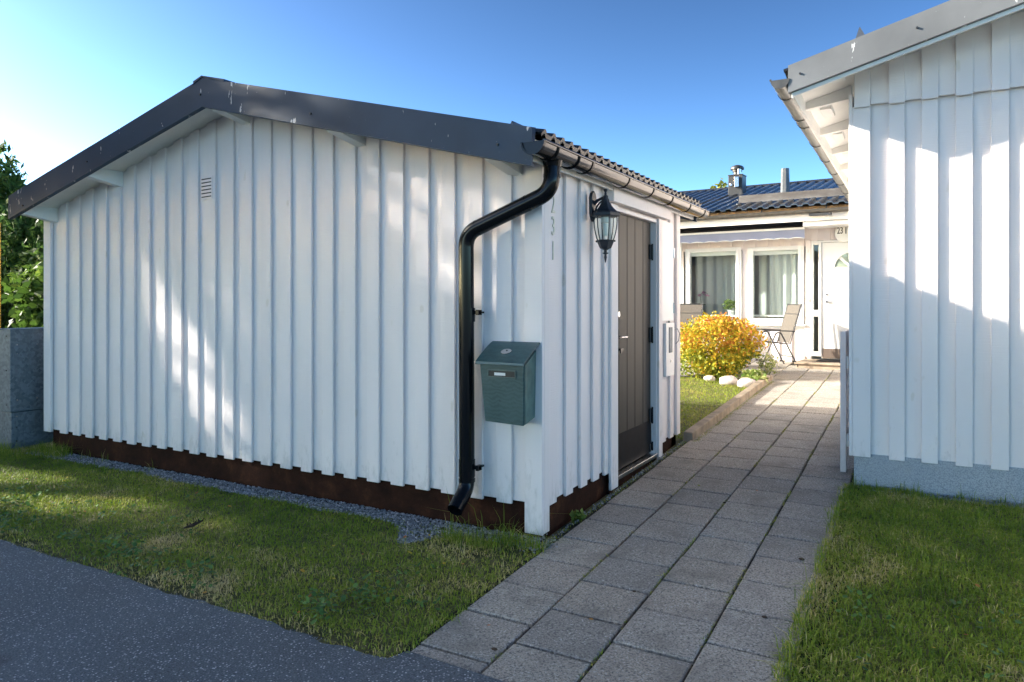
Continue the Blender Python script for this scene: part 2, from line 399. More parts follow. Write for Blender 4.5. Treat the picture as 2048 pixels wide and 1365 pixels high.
# path: joint bed and slabs
sheet('path_bed', [.03, 1.72], [-1.52,-1.5,0,3,6,9.6,11], -.018, MOSS)
sheet('path_bed', [-6.5, .03], [7.5, 9.6, 11], -.012, MOSS)
def slabs():
    mb = MB(); cols = [(.08,.46,.09),(.463,.845,.29),(.848,1.225,.12),(1.228,1.605,.31),(1.608,1.99,.15)]
    P = .3763
    for c, (x0, x1, ph) in enumerate(cols):
        k0 = math.floor((-1.75-ph)/P)
        for k in range(k0, 40):
            y0 = ph+k*P; y1 = y0+P
            if y0 > 9.15: break
            if c == 4 and y0 < 2.2: continue
            lim = -1.50-.03*(x0+x1)/2
            if y1 < lim: continue
            y0 = max(y0, lim)
            g = .0050; gr = .0085; j = lambda s=.003: random.uniform(-s, s)
            dx = j(.003); dz = j(.0016)
            a = [x0+g+dx+j(), x1-g+dx+j()]; b = [y0+gr+j(), y1-gr+j()]
            sh = -.006*max(0, min(1, (y0)/6))  # keeps the joints straight
            zz = lambda yy: ground(yy)+.002+dz
            t1, t2 = j(.002), j(.002); ch = .007
            top = [(a[0]+ch, b[0]+ch, zz(b[0])+t1), (a[1]-ch, b[0]+ch, zz(b[0])+t2), (a[1]-ch, b[1]-ch, zz(b[1])+t2), (a[0]+ch, b[1]-ch, zz(b[1])+t1)]
            mid = [(a[0], b[0], zz(b[0])+t1-.005), (a[1], b[0], zz(b[0])+t2-.005), (a[1], b[1], zz(b[1])+t2-.005), (a[0], b[1], zz(b[1])+t1-.005)]
            bot = [(p[0], p[1], p[2]-.03) for p in mid]
            mb.add(top+mid+bot, [(0,1,2,3)]+[(i+4, (i+1) % 4+4, (i+1) % 4, i) for i in range(4)]+[(i+8, (i+1) % 4+8, (i+1) % 4+4, i+4) for i in range(4)])
    # patio in front of the far house, left of the path columns
    for cx in range(1, 16):
        x1 = .08-(cx-1)*.3815-.003; x0 = x1-.376
        for k in range(0, 8):
            y0 = 7.62+.19*(cx % 2)+k*P; y1 = y0+P
            if y1 > 10.4: continue
            g = .004
            zz = lambda yy: ground(yy)+.002
            mb.add([(x0+g,y0+g,zz(y0)),(x1-g,y0+g,zz(y0)),(x1-g,y1-g,zz(y1)),(x0+g,y1-g,zz(y1)),
                    (x0+g,y0+g,zz(y0)-.03),(x1-g,y0+g,zz(y0)-.03),(x1-g,y1-g,zz(y1)-.03),(x0+g,y1-g,zz(y1)-.03)],
                   [(0,1,2,3),(4,5,1,0),(5,6,2,1),(6,7,3,2),(7,4,0,3)])
    mb.build('path', PAVER, kind='structure')
slabs()

# ------------------------------------------------------------------ boards and roofs
def clad(mb, a0, a1, zb, zt, edges, plane, sign, axis='x', th=.024, bw=.113, zt_kinks=(), back=.02, seed=1):
    """boards on a wall. a = coordinate along the wall, plane = wall face coordinate, sign = outward direction,
    edges = start coordinates of the proud boards"""
    rnd = random.Random(seed)
    def slab(u0, u1, zlo, t0, t1):
        pts = [u0]+[k for k in zt_kinks if u0 < k < u1]+[u1]
        for p, q in zip(pts[:-1], pts[1:]):
            if axis == 'x':
                a, b = (plane+sign*t0, plane+sign*t1)
                yl, yh = min(a, b), max(a, b)
                mb.hexa([(p,yl,zlo),(q,yl,zlo),(q,yh,zlo),(p,yh,zlo),(p,yl,zt(p)),(q,yl,zt(q)),(q,yh,zt(q)),(p,yh,zt(p))])
            else:
                a, b = (plane+sign*t0, plane+sign*t1); xl, xh = min(a, b), max(a, b)
                mb.hexa([(xl,p,zlo),(xh,p,zlo),(xh,q,zlo),(xl,q,zlo),(xl,p,zt(p)),(xh,p,zt(p)),(xh,q,zt(q)),(xl,q,zt(q))])
    # back boards between the proud ones, each under its neighbours
    es = sorted(edges); u = a0
    bounds = [a0]+[e+bw/2 for e in es if a0 < e+bw/2 < a1]+[a1]
    for p, q in zip(bounds[:-1], bounds[1:]):
        d = rnd.uniform(-.001, .001)
        slab(p+.0005, q-.0005, zb+.012+rnd.uniform(-.003, .003), -back, d)
    for e in es:
        p, q = max(a0, e), min(a1, e+bw)
        if q-p < .02: continue
        w = rnd.uniform(-.0015, .0015)
        slab(p+w, q+w, zb-rnd.uniform(0, .008), .0015, th+rnd.uniform(-.002, .002))

def tile_roof(mb, ridge, eave, length0, length1, wave=.2, amp=.022, rows=.35, tilef=None):
    """ridge/eave: (x,z); runs along y from length0 to length1; stepped, waved tiles"""
    (xr, zr), (xe, ze) = ridge, eave; L = math.hypot(xe-xr, ze-zr); n = max(1, round(L/rows))
    ux, uz = (xe-xr)/L, (ze-zr)/L; nx, nz = -uz, ux
    if nz < 0: nx, nz = -nx, -nz
    ny = int((length1-length0)/wave*10)
    prof = [max(0, math.sin(math.pi*2*k/10))**1.0 if k % 10 < 5 else 0 for k in range(ny+1)]
    for r in range(n):
        s0 = L*r/n; s1 = L*(r+1)/n+.03; b = len(mb.v)
        for k in range(ny+1):
            y = length0+(length1-length0)*k/ny; h = amp*1.7*prof[k]
            for s, off in ((s0, .004), (s1, .022), (s1, -.004)):
                hh = off+h if off > 0 else off+h
                mb.v.append((xr+ux*s+nx*hh, y, zr+uz*s+nz*hh))
        for k in range(ny):
            a = b+3*k
            mb.f.append((a, a+3, a+4, a+1)); mb.f.append((a+1, a+4, a+5, a+2))

# ------------------------------------------------------------------ the shed (left outbuilding)
shed = empty('garden_shed', 'white board-clad shed with dark gable flashing, black downpipe and grey-brown door, left of the path', 'shed', (0,0,0))
XL = -5.626; YB = 3.0; RX = -2.813; RZ = 3.25; SL = .251; OH = -.35; OHB = 3.34
def s_top(x): return RZ-SL*abs(x-RX)
def s_soff(x): return s_top(x)-.15
fe = [-.335-.2195*k for k in range(24)]
mb = MB(); clad(mb, XL, -.0, .20, lambda x: s_soff(x)-.002, [e for e in fe if e > XL+.10], 0, -1, 'x', zt_kinks=(RX,), seed=3); mb.build('front_wall', WHITE, shed, bevel=.0025, seg=1)
mb = MB(); clad(mb, XL, .0, .25, lambda x: s_soff(x)-.002, [e for e in fe if e > XL+.1], YB, 1, 'x', zt_kinks=(RX,), seed=4); mb.build('rear_wall', WHITE, shed)
mb = MB(); clad(mb, .0, YB, .25, lambda y: 2.37, [.2+.2195*k for k in range(12)], XL, -1, 'y', seed=5); mb.build('left_wall', WHITE, shed)
mb = MB()
clad(mb, .073, 1.12, .19, lambda y: 2.37, [.078,.335,.58,.805,1.025], -.026, 1, 'y', seed=6)
clad(mb, 2.30, YB-.10, .19, lambda y: 2.37, [2.45,2.69], -.026, 1, 'y', seed=7)
mb.box(-.046, -.026, 1.12, 2.30, 2.22, 2.37); mb.build('right_wall', WHITE, shed, bevel=.0025, seg=1)
# corner boards
mb = MB(); mb.box(-.122, .0055, -.034, -.004, .028, 2.37); mb.build('corner_board', TRIM, shed, bevel=.004)
mb = MB(); mb.box(-.024, .005, -.003, .072, .03, 2.365); mb.build('corner_board', TRIM, shed, bevel=.004)
mb = MB(); mb.box(-.024, .005, YB-.11, YB, .19, 2.365); mb.build('corner_board', TRIM, shed, bevel=.004)
mb = MB(); mb.box(XL-.03, XL+.095, -.034, -.004, .19, s_soff(XL)-.002); mb.build('corner_board', TRIM, shed, bevel=.004)
# plinth
mb = MB(); mb.box(XL+.05, -.034, .018, .2, -.15, .235); mb.box(-.19, -.034, .2, 1.2, -.15, .235); mb.box(-.19, -.034, 1.2, 2.28, -.15, .085); mb.box(-.19, -.034, 2.28, YB-.02, -.15, .235); mb.box(XL+.05, XL+.2, .2, YB-.02, -.15, .235); mb.box(XL+.05, -.034, YB-.17, YB-.02, .0, .25)
mb.build('plinth', PLINTH, shed)
# soffit and roof deck
mb = MB()
for x0, x1 in ((XL-.05, RX), (RX, .045)):
    mb.hexa([(x0,OH+.03,s_soff(x0)),(x1,OH+.03,s_soff(x1)),(x1,OHB-.02,s_soff(x1)),(x0,OHB-.02,s_soff(x0)),
             (x0,OH+.03,s_top(x0)-.05),(x1,OH+.03,s_top(x1)-.05),(x1,OHB-.02,s_top(x1)-.05),(x0,OHB-.02,s_top(x0)-.05)])
mb.build('soffit', SOFF, shed)
# purlin ends poking out under the flashing
for x, l in ((-5.50,.0),(-4.42,0),(-2.70,0),(-1.50,0),(-.20,0)):
    zt = s_soff(x)+.01; s = -1 if x < RX else 1
    mb = MB(); d = .13
    zz0 = zt-.14-(.0 if l == 0 else 0)
    mb.hexa([(x-.045,-.001,zz0),(x+.045,-.001,zz0),(x+.045,.02,zz0),(x-.045,.02,zz0)]+[(x-.045,-.001,zt),(x+.045,-.001,zt),(x+.045,.02,zt),(x-.045,.02,zt)])
    mb.hexa([(x-.045,OH+.035,zz0+.05),(x+.045,OH+.035,zz0+.05),(x+.045,-.002,zz0),(x-.045,-.002,zz0),(x-.045,OH+.035,zt),(x+.045,OH+.035,zt),(x+.045,-.002,zt),(x-.045,-.002,zt)])
    mb.build('purlin', SOFF, shed, bevel=.003)
# flashing (bargeboards)
def barge(name, xa, xb, y, h, mat, parent, ztop, lip=.022, screws=()):
    mb = MB()
    za, zb_ = ztop(xa), ztop(xb); t = .012
    n = 14; sgn = 1
    P = []
    for i in range(n+1):
        x = xa+(xb-xa)*i/n; z = za+(zb_-za)*i/n
        wob = .003*mnoise.noise(Vector((x*3.1, y, 2)))
        P += [(x, y+wob, z), (x, y+wob*.5-.002, z-h), (x, y+t+lip, z-h-.004), (x, y+.05, z+.008), (x, y+t, z-h+.02)]
    F = []
    for i in range(n):
        a = 5*i; F += [(a, a+1, a+6, a+5), (a+1, a+2, a+7, a+6), (a+3, a, a+5, a+8), (a+2, a+4, a+9, a+7), (a+4, a+3, a+8, a+9)]
    F += [(0,3,4,1), (1,4,2), (5*n,5*n+1,5*n+4,5*n+3), (5*n+1,5*n+2,5*n+4)]
    mb.add(P, F)
    o = mb.build(name, mat, parent)
    for sx, sz in screws:
        s = MB(); s.tube([(sx, y-.012, sz), (sx, y+.002, sz)], .008, 8); s.build('screw', DARKM, o)
    return o
barge('flashing', XL-.05, RX+.001, OH, .225, BARGE, shed, s_top, screws=((-5.40,2.42),(-4.35,2.74),(-2.83,3.12)))
barge('flashing', RX+.001, .10, OH-.004, .225, BARGE, shed, s_top, screws=((-1.65,2.82),(-.13,2.44)))
barge('flashing', XL-.05, .08, OHB, .2, BARGE, shed, lambda x: s_top(x) if x > RX else s_top(x)) if False else None
mb = MB()
for x0, x1 in ((XL-.05, RX), (RX, .08)):
    mb.hexa([(x0,OHB-.02,s_top(x0)-.2),(x1,OHB-.02,s_top(x1)-.2),(x1,OHB,s_top(x1)-.2),(x0,OHB,s_top(x0)-.2),(x0,OHB-.02,s_top(x0)-.02),(x1,OHB-.02,s_top(x1)-.02),(x1,OHB,s_top(x1)-.02),(x0,OHB,s_top(x0)-.02)])
mb.build('flashing', BARGE, shed)
# ridge cap flap at the front
mb = MB(); mb.hexa([(RX-.10,OH-.006,s_top(RX-.10)-.012),(RX,OH-.006,RZ+.004),(RX,OH+.3,RZ+.004),(RX-.10,OH+.3,s_top(RX-.10)-.012),(RX-.10,OH-.006,s_top(RX-.10)+.012),(RX,OH-.006,RZ+.018),(RX,OH+.3,RZ+.018),(RX-.10,OH+.3,s_top(RX-.10)+.012)])
mb.hexa([(RX,OH-.007,RZ+.003),(RX+.26,OH-.007,s_top(RX+.26)-.002),(RX+.26,OH+.3,s_top(RX+.26)-.002),(RX,OH+.3,RZ+.003),(RX,OH-.007,RZ+.017),(RX+.26,OH-.007,s_top(RX+.26)+.016),(RX+.26,OH+.3,s_top(RX+.26)+.016),(RX,OH+.3,RZ+.017)])
mb.build('ridge_cap', BARGE, shed)
# roof
mb = MB(); tile_roof(mb, (RX, s_top(RX)-.035), (.10, s_top(.10)-.035), OH+.06, OHB-.03, .128, .015)
tile_roof(mb, (RX, s_top(RX)-.035), (XL-.07, s_top(XL-.07)-.035), OH+.06, OHB-.03, .128, .015); mb.build('roof', TILE, shed)
# snow guard: a long folded sheet with a pointed end
mb = MB(); x = -.50; zb = s_top(x)
mb.prism([(x-.09, zb+.0), (x+.05, zb-.02), (x-.015, zb+.15)], .50, .512)
mb.hexa([(x+.045,.51,zb-.02),(x+.052,.51,zb-.02),(x+.052,3.28,zb-.02),(x+.045,3.28,zb-.02),(x-.02,.51,zb+.15),(x-.012,.51,zb+.15),(x-.012,3.28,zb+.15),(x-.02,3.28,zb+.15)])
mb.build('snow_guard', GALV_B, shed)
# eave fascia, right side
mb = MB(); mb.box(.034, .052, OH+.04, OHB-.02, 2.345, 2.47); mb.build('fascia', SOFF, shed)
mb = MB(); mb.box(.03, .058, OH+.012, OH+.035, 2.34, 2.50); mb.build('fascia_end', WOODIN, shed)

def gutter(cx, cz, r, y0, y1, mat, parent, rim_dir, brackets, bmat, name='gutter', fall=0.0):
    mb = MB(); n = 12
    ys = np.linspace(y0, y1, 12); V = []; F = []
    ring = [math.pi + math.pi*k/n for k in range(n+1)]
    for j, y in enumerate(ys):
        z = cz-fall*(y-y0)
        for rr in (r, r-.004):
            for a in ring: V.append((cx+rr*math.cos(a), y, z+rr*math.sin(a)))
    m = 2*(n+1)
    for j in range(len(ys)-1):
        for k in range(n):
            a = j*m+k; F.append((a, a+m, a+m+1, a+1)); b = a+n+1; F.append((b+1, b+m+1, b+m, b))
    mb.add(V, F)
    for e in (y0, y1):
        i0 = 0 if e == y0 else (len(ys)-1)*m
        mb.f.append(tuple(range(i0, i0+n+1)) if e == y0 else tuple(range(i0+n, i0-1, -1)))
    g = mb.build(name, mat, parent, smooth=True)
    q = MB(); q.tube([(cx+rim_dir*r, y0, cz+.004), (cx+rim_dir*r, y1, cz+.004-fall*(y1-y0))], .0085, 8); q.build('rim', mat, g, smooth=True)
    for by in brackets:
        b = MB(); pts = []
        z = cz-fall*(by-y0)
        for k in range(13):
            a = (math.pi*1.0+math.pi*k/12) if rim_dir > 0 else (2*math.pi-math.pi*k/12)
            pts.append((cx+(r+.004)*math.cos(a), by, z+(r+.004)*math.sin(a)))
        pts.append((cx+rim_dir*(r+.005), by, z+.018)); pts.append((cx+rim_dir*(r-.014), by, z+.02))
        for p, q2 in zip(pts[:-1], pts[1:]): b.bar(p, q2, .024, .004, up=(0,0,1) if abs(p[2]-q2[2]) < abs(p[0]-q2[0]) else (1,0,0))
        b.build('bracket', bmat, g)
    return g
g = gutter(.122, 2.425, .070, OH-.03, 3.40, GUTTER, shed, 1, [.35, 1.05, 1.62, 2.15, 2.72, 3.25], BLACKP)
mb = MB(); n = 14
mb.prism([(.122+.078*math.cos(math.pi+math.pi*k/n), 2.427+.078*math.sin(math.pi+math.pi*k/n)) for k in range(n+1)]+[(.122+.066*math.cos(2*math.pi-math.pi*k/n), 2.427+.066*math.sin(2*math.pi-math.pi*k/n)) for k in range(n+1)], OH-.044, OH-.02)
mb.prism([(.122+.07*math.cos(math.pi+math.pi*k/n), 2.427+.07*math.sin(math.pi+math.pi*k/n)) for k in range(n+1)], OH-.035, OH-.03)
mb.build('end_cap', BLACKP, g)
for yy in (-.19, .12):
    mb = MB(); mb.tube([(.122+.074*math.cos(math.pi*1.02+math.pi*.96*k/14), yy, 2.425+.074*math.sin(math.pi*1.02+math.pi*.96*k/14)) for k in range(15)], .007, 6); mb.build('collar', BLACKP, g, smooth=True)

# downpipe
def arc_path(pts, rad, n=7):
    pts = [Vector(p) for p in pts]; out = [pts[0]]
    for i in range(1, len(pts)-1):
        a, b, c = pts[i-1], pts[i], pts[i+1]; d1 = (a-b).normalized(); d2 = (c-b).normalized()
        ang = d1.angle(d2); t = min(rad/math.tan(ang/2), (a-b).length*.48, (c-b).length*.48)
        p0, p1 = b+d1*t, b+d2*t
        for k in range(n+1):
            s = k/n; out.append(p0*(1-s)**2+b*2*s*(1-s)+p1*s*s)
    out.append(pts[-1]); return out
PY = -.115
pth = arc_path([(.098,PY+.035,2.37), (.098,PY+.02,2.178), (-.505,PY-.01,1.945), (-.505,PY,.285), (-.50,PY-.15,.175)], .13, 9)
dp = MB(); dp.tube(pth, .051, 20, cap=False); dp = dp.build('downpipe', BLACKP, shed, smooth=True)
mb = MB(); mb.tube([(.098,PY+.035,2.375), (.098,PY+.034,2.33)], [.066,.054], 20, False); mb.build('outlet', BLACKP, dp, smooth=True)
def sleeve(a, b, r=.0545): 
    mb = MB(); mb.tube([a, b], r, 20, False); mb.build('collar', BLACKP, dp, smooth=True)
sleeve((-.505,PY,1.46), (-.505,PY,1.37)); sleeve((-.505,PY,.47), (-.505,PY,.36)); sleeve((-.505,PY,.345), (-.505,PY,.325))
sleeve((.098,PY+.03,2.285),(.098,PY+.029,2.265), .0535)
d = (Vector((-.505,PY-.01,1.945))-Vector((.098,PY+.02,2.178))).normalized()
for t in (.17,.55): 
    p = Vector((.098,PY+.02,2.178))+d*t; sleeve(p, p+d*.006, .053)
for z in (1.43, .42):
    mb = MB(); mb.box(-.475, -.415, PY+.005, PY+.03, z-.01, z+.012); mb.box(-.435,-.415,PY-.005,PY+.04,z-.016,z+.018); mb.box(-.445, -.43, PY+.03, -.02, z-.006, z+.006); mb.build('pipe_clamp', BLACKP, dp)

# vent louvre
mb = MB()
for k in range(6):
    z = 2.385+k*.030; mb.hexa([(-3.235,-.034,z-.004),(-3.115,-.034,z),(-3.115,-.02,z),(-3.235,-.02,z-.004),(-3.235,-.034,z+.005),(-3.115,-.034,z+.009),(-3.115,-.02,z+.009),(-3.235,-.02,z+.005)])
vp = MB(); vp.box(-3.25,-3.10,-.030,-.004,2.365,2.56); vp = vp.build('vent', WHITE, shed, bevel=.003); mb.build('louvre', DARKM, vp)

# digits on the corner board
def text_mesh(txt, size, ext, mat, name, parent, mtx, bev=0, sx=1.0, offset=0):
    c = bpy.data.curves.new(name, 'FONT'); c.body = txt; c.size = size; c.extrude = ext; c.bevel_depth = bev; c.offset = offset
    c.align_x = 'CENTER'; c.align_y = 'CENTER'
    t = bpy.data.objects.new(name+'_tmp', c); COL.objects.link(t)
    dg = bpy.context.evaluated_depsgraph_get(); me = bpy.data.meshes.new_from_object(t.evaluated_get(dg))
    bpy.data.objects.remove(t); me.transform(Matrix.Diagonal((sx, 1, 1, 1))); me.transform(mtx)
    me.materials.clear(); me.materials.append(mat)
    o = bpy.data.objects.new(name, me); COL.objects.link(o); o.parent = parent; return o
RotX = Matrix(((0,0,1,0),(1,0,0,0),(0,1,0,0),(0,0,0,1)))        # text in the yz plane facing +x
RotFront = Matrix(((1,0,0,0),(0,0,-1,0),(0,1,0,0),(0,0,0,1)))   # facing -y
for ch, z in (('2', 2.13), ('3', 1.985), ('1', 1.825)):
    o = text_mesh(ch, .175, .002, DIGEDGE, 'digit', shed, Matrix.Translation((.0008, .130, z)) @ RotX, 0, .62, .0006)
    text_mesh(ch, .175, .0045, DIGIT, 'digit_face', o, Matrix.Translation((.0008, .130, z)) @ RotX, .0, .62, -.0008)

# door, recessed
door = MB(); DX = -.05
for k in range(5):
    a = (1.262,1.448,1.640,1.832,2.040)[k]; b = (1.448,1.640,1.832,2.040,2.252)[k]
    door.box(DX-.03, DX, a+.004, b-.004, .135, 2.215)
door.box(DX-.035, DX-.008, 1.26, 2.252, .136, 2.214)
door = door.build('door', DOOR, shed, bevel=.004)
mb = MB(); mb.box(DX+.001, DX+.006, 1.265, 2.248, .14, .43); mb.build('kick_plate', KICK, door, bevel=.002)
mb = MB(); mb.tube([(DX, 1.375, 1.215), (DX+.05, 1.375, 1.215)], .011, 10); mb.tube([(DX+.05, 1.36, 1.215), (DX+.05, 1.50, 1.213)], .010, 10); mb.lathe((DX+.004,1.375,1.215), [(.0,-.028),(.024,-.02),(.026,0),(.024,.02),(0,.028)], 12, 0, .25, 1); mb.build('handle', STEEL, door, smooth=True)
mb = MB(); mb.tube([(DX, 1.375, 1.40), (DX+.03, 1.375, 1.40)], .024, 14); mb.build('lock_cylinder', STEEL, door, smooth=True)
mb = MB(); mb.tube([(DX, 1.375, 1.115), (DX+.02, 1.375, 1.115)], .016, 12); mb.box(DX+.02, DX+.05, 1.36, 1.42, 1.11, 1.125); mb.box(DX+.03,DX+.04,1.395,1.415,1.085,1.11); mb.build('key', BLACKP, door)
for z in (1.95, 1.20, .47, .19):
    mb = MB(); h = .13 if z > .3 else .06
    mb.box(DX+.0015, DX+.012, 2.19, 2.25, z-h/2, z+h/2); mb.tube([(DX+.014, 2.254, z-h/2-.01), (DX+.014, 2.254, z+h/2+.01)], .0085, 8); mb.build('hinge', BLACKP, door)
fr = MB(); fr.box(-.09, -.001, 2.262, 2.305, .10, 2.25); fr.box(-.09, -.001, 1.20, 1.257, .10, 2.25); fr.box(-.09, -.001, 1.257, 2.262, 2.217, 2.25); fr.build('door_frame', TRIM, shed, bevel=.003)
mb = MB(); mb.box(.0, .022, 1.10, 1.245, .055, 2.255); mb.build('door_trim', TRIM, shed, bevel=.003)
mb = MB(); mb.box(.0, .022, 2.272, 2.375, .055, 2.255); mb.build('door_trim', TRIM, shed, bevel=.003)
mb = MB(); mb.box(-.095, .012, 1.258, 2.271, .095, .128); mb.build('threshold', STEEL, shed, bevel=.003)
mb = MB(); mb.box(-.1, -.02, 1.15, 2.3, -.05, .0935); mb.build('sill', PLINTH, shed)
mb = MB(); mb.box(.0, .06, 1.06, 2.52, 2.262, 2.36)
lt = mb.build('lintel_box', TRIM, shed, bevel=.003)
for k in range(7):
    s = MB(); s.box(.012, .052, 1.16+k*.19, 1.27+k*.19, 2.3602, 2.3616); s.build('slot', DARKM, lt)
# panels on the wall beside the door
mb = MB(); mb.box(.0, .014, 2.376, 2.74, 1.32, 2.25); pn = mb.build('wall_panel', SMOOTHW, shed, bevel=.002)
for z in (1.44, 1.97):
    s = MB(); s.tube([(.015, 2.746, z-.05), (.015, 2.746, z+.05)], .009, 8); s.build('hinge', STEEL, pn)
mb = MB(); mb.box(.0, .030, 2.46, 2.72, .80, 1.30); cb = mb.build('meter_box', SMOOTHW, shed, bevel=.004)
s = MB(); s.box(.0305, .036, 2.54, 2.64, 1.02, 1.26); s.build('window_strip', GALV, cb, bevel=.002)
s = MB(); s.tube([(.03,2.59,.94),(.038,2.59,.94)], .012, 10); s.build('lock', STEEL, cb)
mb = MB(); mb.tube([(.012,2.72,1.22),(.03,2.81,1.24),(.034,2.88,1.19),(.024,2.88,1.12),(.008,2.84,1.09)], .0035, 6, True); mb.build('cable', GALV_B, shed, smooth=True)

# ------------------------------------------------------------------ wall lantern
LX, LY = .135, .70
lan = empty('wall_lantern', 'black six-sided coach lantern with clear panes on the shed wall by the door', 'lamp', (LX, LY, 2.05))
def L(z): return z-2.05
mb = MB()
mb.lathe((0,0,0), [(.012,L(2.30)),(.016,L(2.292)),(.012,L(2.283)),(.008,L(2.278)),(.010,L(2.255)),(.018,L(2.252)),(.020,L(2.235)),(.026,L(2.225)),(.030,L(2.205)),(.045,L(2.18)),(.06,L(2.16)),(.082,L(2.14)),(.104,L(2.128)),(.104,L(2.105)),(.096,L(2.100)),(.0,L(2.106))], 6, R(10))
mb.build('lamp_cap', LAMPM, lan, bevel=.002)
mb = MB(); prof = [(.082,2.103),(.083,2.07),(.080,2.03),(.073,1.99),(.062,1.95),(.055,1.932)]
mb.lathe((0,0,0), [(r*.97, L(z)) for r, z in prof], 6, R(10))
mb.f = [f for f in mb.f if len(f) == 4]; mb.build('glass', LGLASS, lan)
mb = MB()
for k in range(6):
    a = R(10)+k*math.pi/3; mb.tube([(r*math.cos(a), r*math.sin(a), L(z)) for r, z in prof], .0042, 6)
mb.lathe((0,0,0), [(.058,L(1.938)),(.066,L(1.934)),(.060,L(1.924)),(.052,L(1.905)),(.040,L(1.878)),(.028,L(1.874)),(.012,L(1.866)),(.010,L(1.85)),(.021,L(1.846)),(.021,L(1.842)),(.008,L(1.835)),(.011,L(1.815)),(.003,L(1.78)),(0,L(1.775))], 6, R(10))
for k in range(6):
    a = R(10)+k*math.pi/3; mb.lathe((.066*math.cos(a), .066*math.sin(a), L(1.93)), [(0,.008),(.006,.004),(.006,-.004),(0,-.010)], 6)
mb.build('lamp_frame', LAMPM, lan)
mb = MB(); mb.lathe((0,0,0), [(.030,L(2.10)),(.030,L(2.062)),(.022,L(2.058)),(.0,L(2.058))], 14); mb.build('bulb_socket', BULB, lan, smooth=True)
mb = MB(); mb.lathe((0,0,0), [(.0,L(1.965)),(.016,L(1.968)),(.019,L(1.98)),(.019,L(2.055)),(.0,L(2.057))], 14); mb.build('bulb', BULB, lan, smooth=True)
mb = MB(); mb.prism([(-.03,L(2.10)),(-.045,L(2.13)),(-.048,L(2.24)),(-.03,L(2.275)),(0,L(2.295)),(.03,L(2.275)),(.048,L(2.24)),(.045,L(2.13)),(.03,L(2.10)),(0,L(2.07))], -.109, -.085, 'x'); mb.build('wall_plate', LAMPM, lan, bevel=.006)
mb = MB(); mb.tube([(-.09,0,L(2.20)),(-.06,0,L(2.222)),(-.02,0,L(2.238)),(.0,0,L(2.24))], [.016,.011,.010,.011], 8); mb.tube([(-.085,0,L(2.12)),(-.07,0,L(2.17)),(-.045,0,L(2.205)),(0,0,L(2.225))], [.008,.007,.007,.008], 8); mb.build('arm', LAMPM, lan, smooth=True)

# ------------------------------------------------------------------ mailbox
mx = empty('mailbox', 'weathered dark green metal mailbox with sloped lid on the shed corner', 'mailbox', (-.19, -.03, .74))
O = lambda x, y, z: (x+.19, y+.03, z-.74)
mb = MB(); mb.hexa([O(-.325,-.185,.745),O(-.045,-.185,.735),O(-.055,-.032,.765),O(-.315,-.032,.765),O(-.352,-.205,1.115),O(-.032,-.205,1.115),O(-.045,-.032,1.20),O(-.335,-.032,1.20)])
body = mb.build('box_body', MAIL, mx, bevel=.006, seg=3)
mb = MB(); mb.hexa([O(-.0415,-.180,.745),O(-.0375,-.180,.745),O(-.0465,-.034,.77),O(-.0505,-.034,.77),O(-.0305,-.20,1.11),O(-.0265,-.20,1.11),O(-.038,-.034,1.195),O(-.042,-.034,1.195)]); mb.build('side_panel', MAILS, mx)
mb = MB(); prof = []
for k in range(9):
    t = k/8; y = -.034-.215*t; z = 1.245-.02*t-.097*t**1.25
    prof.append((y, z))
low = [(y+.002, z-.010) for y, z in prof[::-1]]; prof2 = prof+[(-.252,1.110)]+[(-.246,1.110)]+low
V0 = [O(-.357,y,z) for y, z in prof2]; V1 = [O(-.008,y,z) for y, z in prof2]; n = len(prof2)
mb.add(V0+V1, [tuple(range(n))[::-1], tuple(range(n, 2*n))]+[(i, (i+1) % n, (i+1) % n+n, i+n) for i in range(n)])
lid = mb.build('lid', MAIL, mx, bevel=.002)
# round lock badge on the lid
mb = MB(); cyy, czz = -.155, 1.184
ny, nz = -.46, .888
c0 = Vector(O(-.185, cyy, czz)); nrm = Vector((0, ny, nz)); tt = Vector((1,0,0)); bb = nrm.cross(tt)
pts = [c0+(tt*math.cos(a)*.036+bb*math.sin(a)*.030) for a in [2*math.pi*k/18 for k in range(18)]]
mb.add([p+nrm*.002 for p in pts]+[p+nrm*.007 for p in pts], [tuple(range(18, 36))]+[(i, (i+1) % 18, (i+1) % 18+18, i+18) for i in range(18)]); mb.build('lock_badge', STEEL, lid)
mb = MB(); mb.add([c0+nrm*.009+tt*math.cos(a)*.006+bb*(math.sin(a)*.006+.010) for a in [2*math.pi*k/8 for k in range(8)]], [tuple(range(8))]); mb.build('keyhole', BLACK, lid)
mb = MB(); y = -.2015
mb.box(*[v for v in (-.285+.19, -.095+.19)], y-.004+.03-.004, y+.03, 1.028-.74, 1.034-.74); mb.box(-.285+.19,-.095+.19,y-.004+.03-.004,y+.03,1.070-.74,1.076-.74); mb.box(-.291+.19,-.285+.19,y-.008+.03,y+.03,1.028-.74,1.076-.74); mb.box(-.095+.19,-.089+.19,y-.008+.03,y+.03,1.028-.74,1.076-.74); mb.build('slot_frame', MAIL, mx)
mb = MB(); mb.box(-.285+.19,-.095+.19,y-.002+.03,y+.03,1.034-.74,1.070-.74); mb.build('mail_slot', BLACK, mx)
mb = MB(); mb.box(-.243+.19,-.165+.19,y-.005+.03,y-.0022+.03,1.041-.74,1.059-.74); mb.build('name_strip', SMOOTHW, mx)

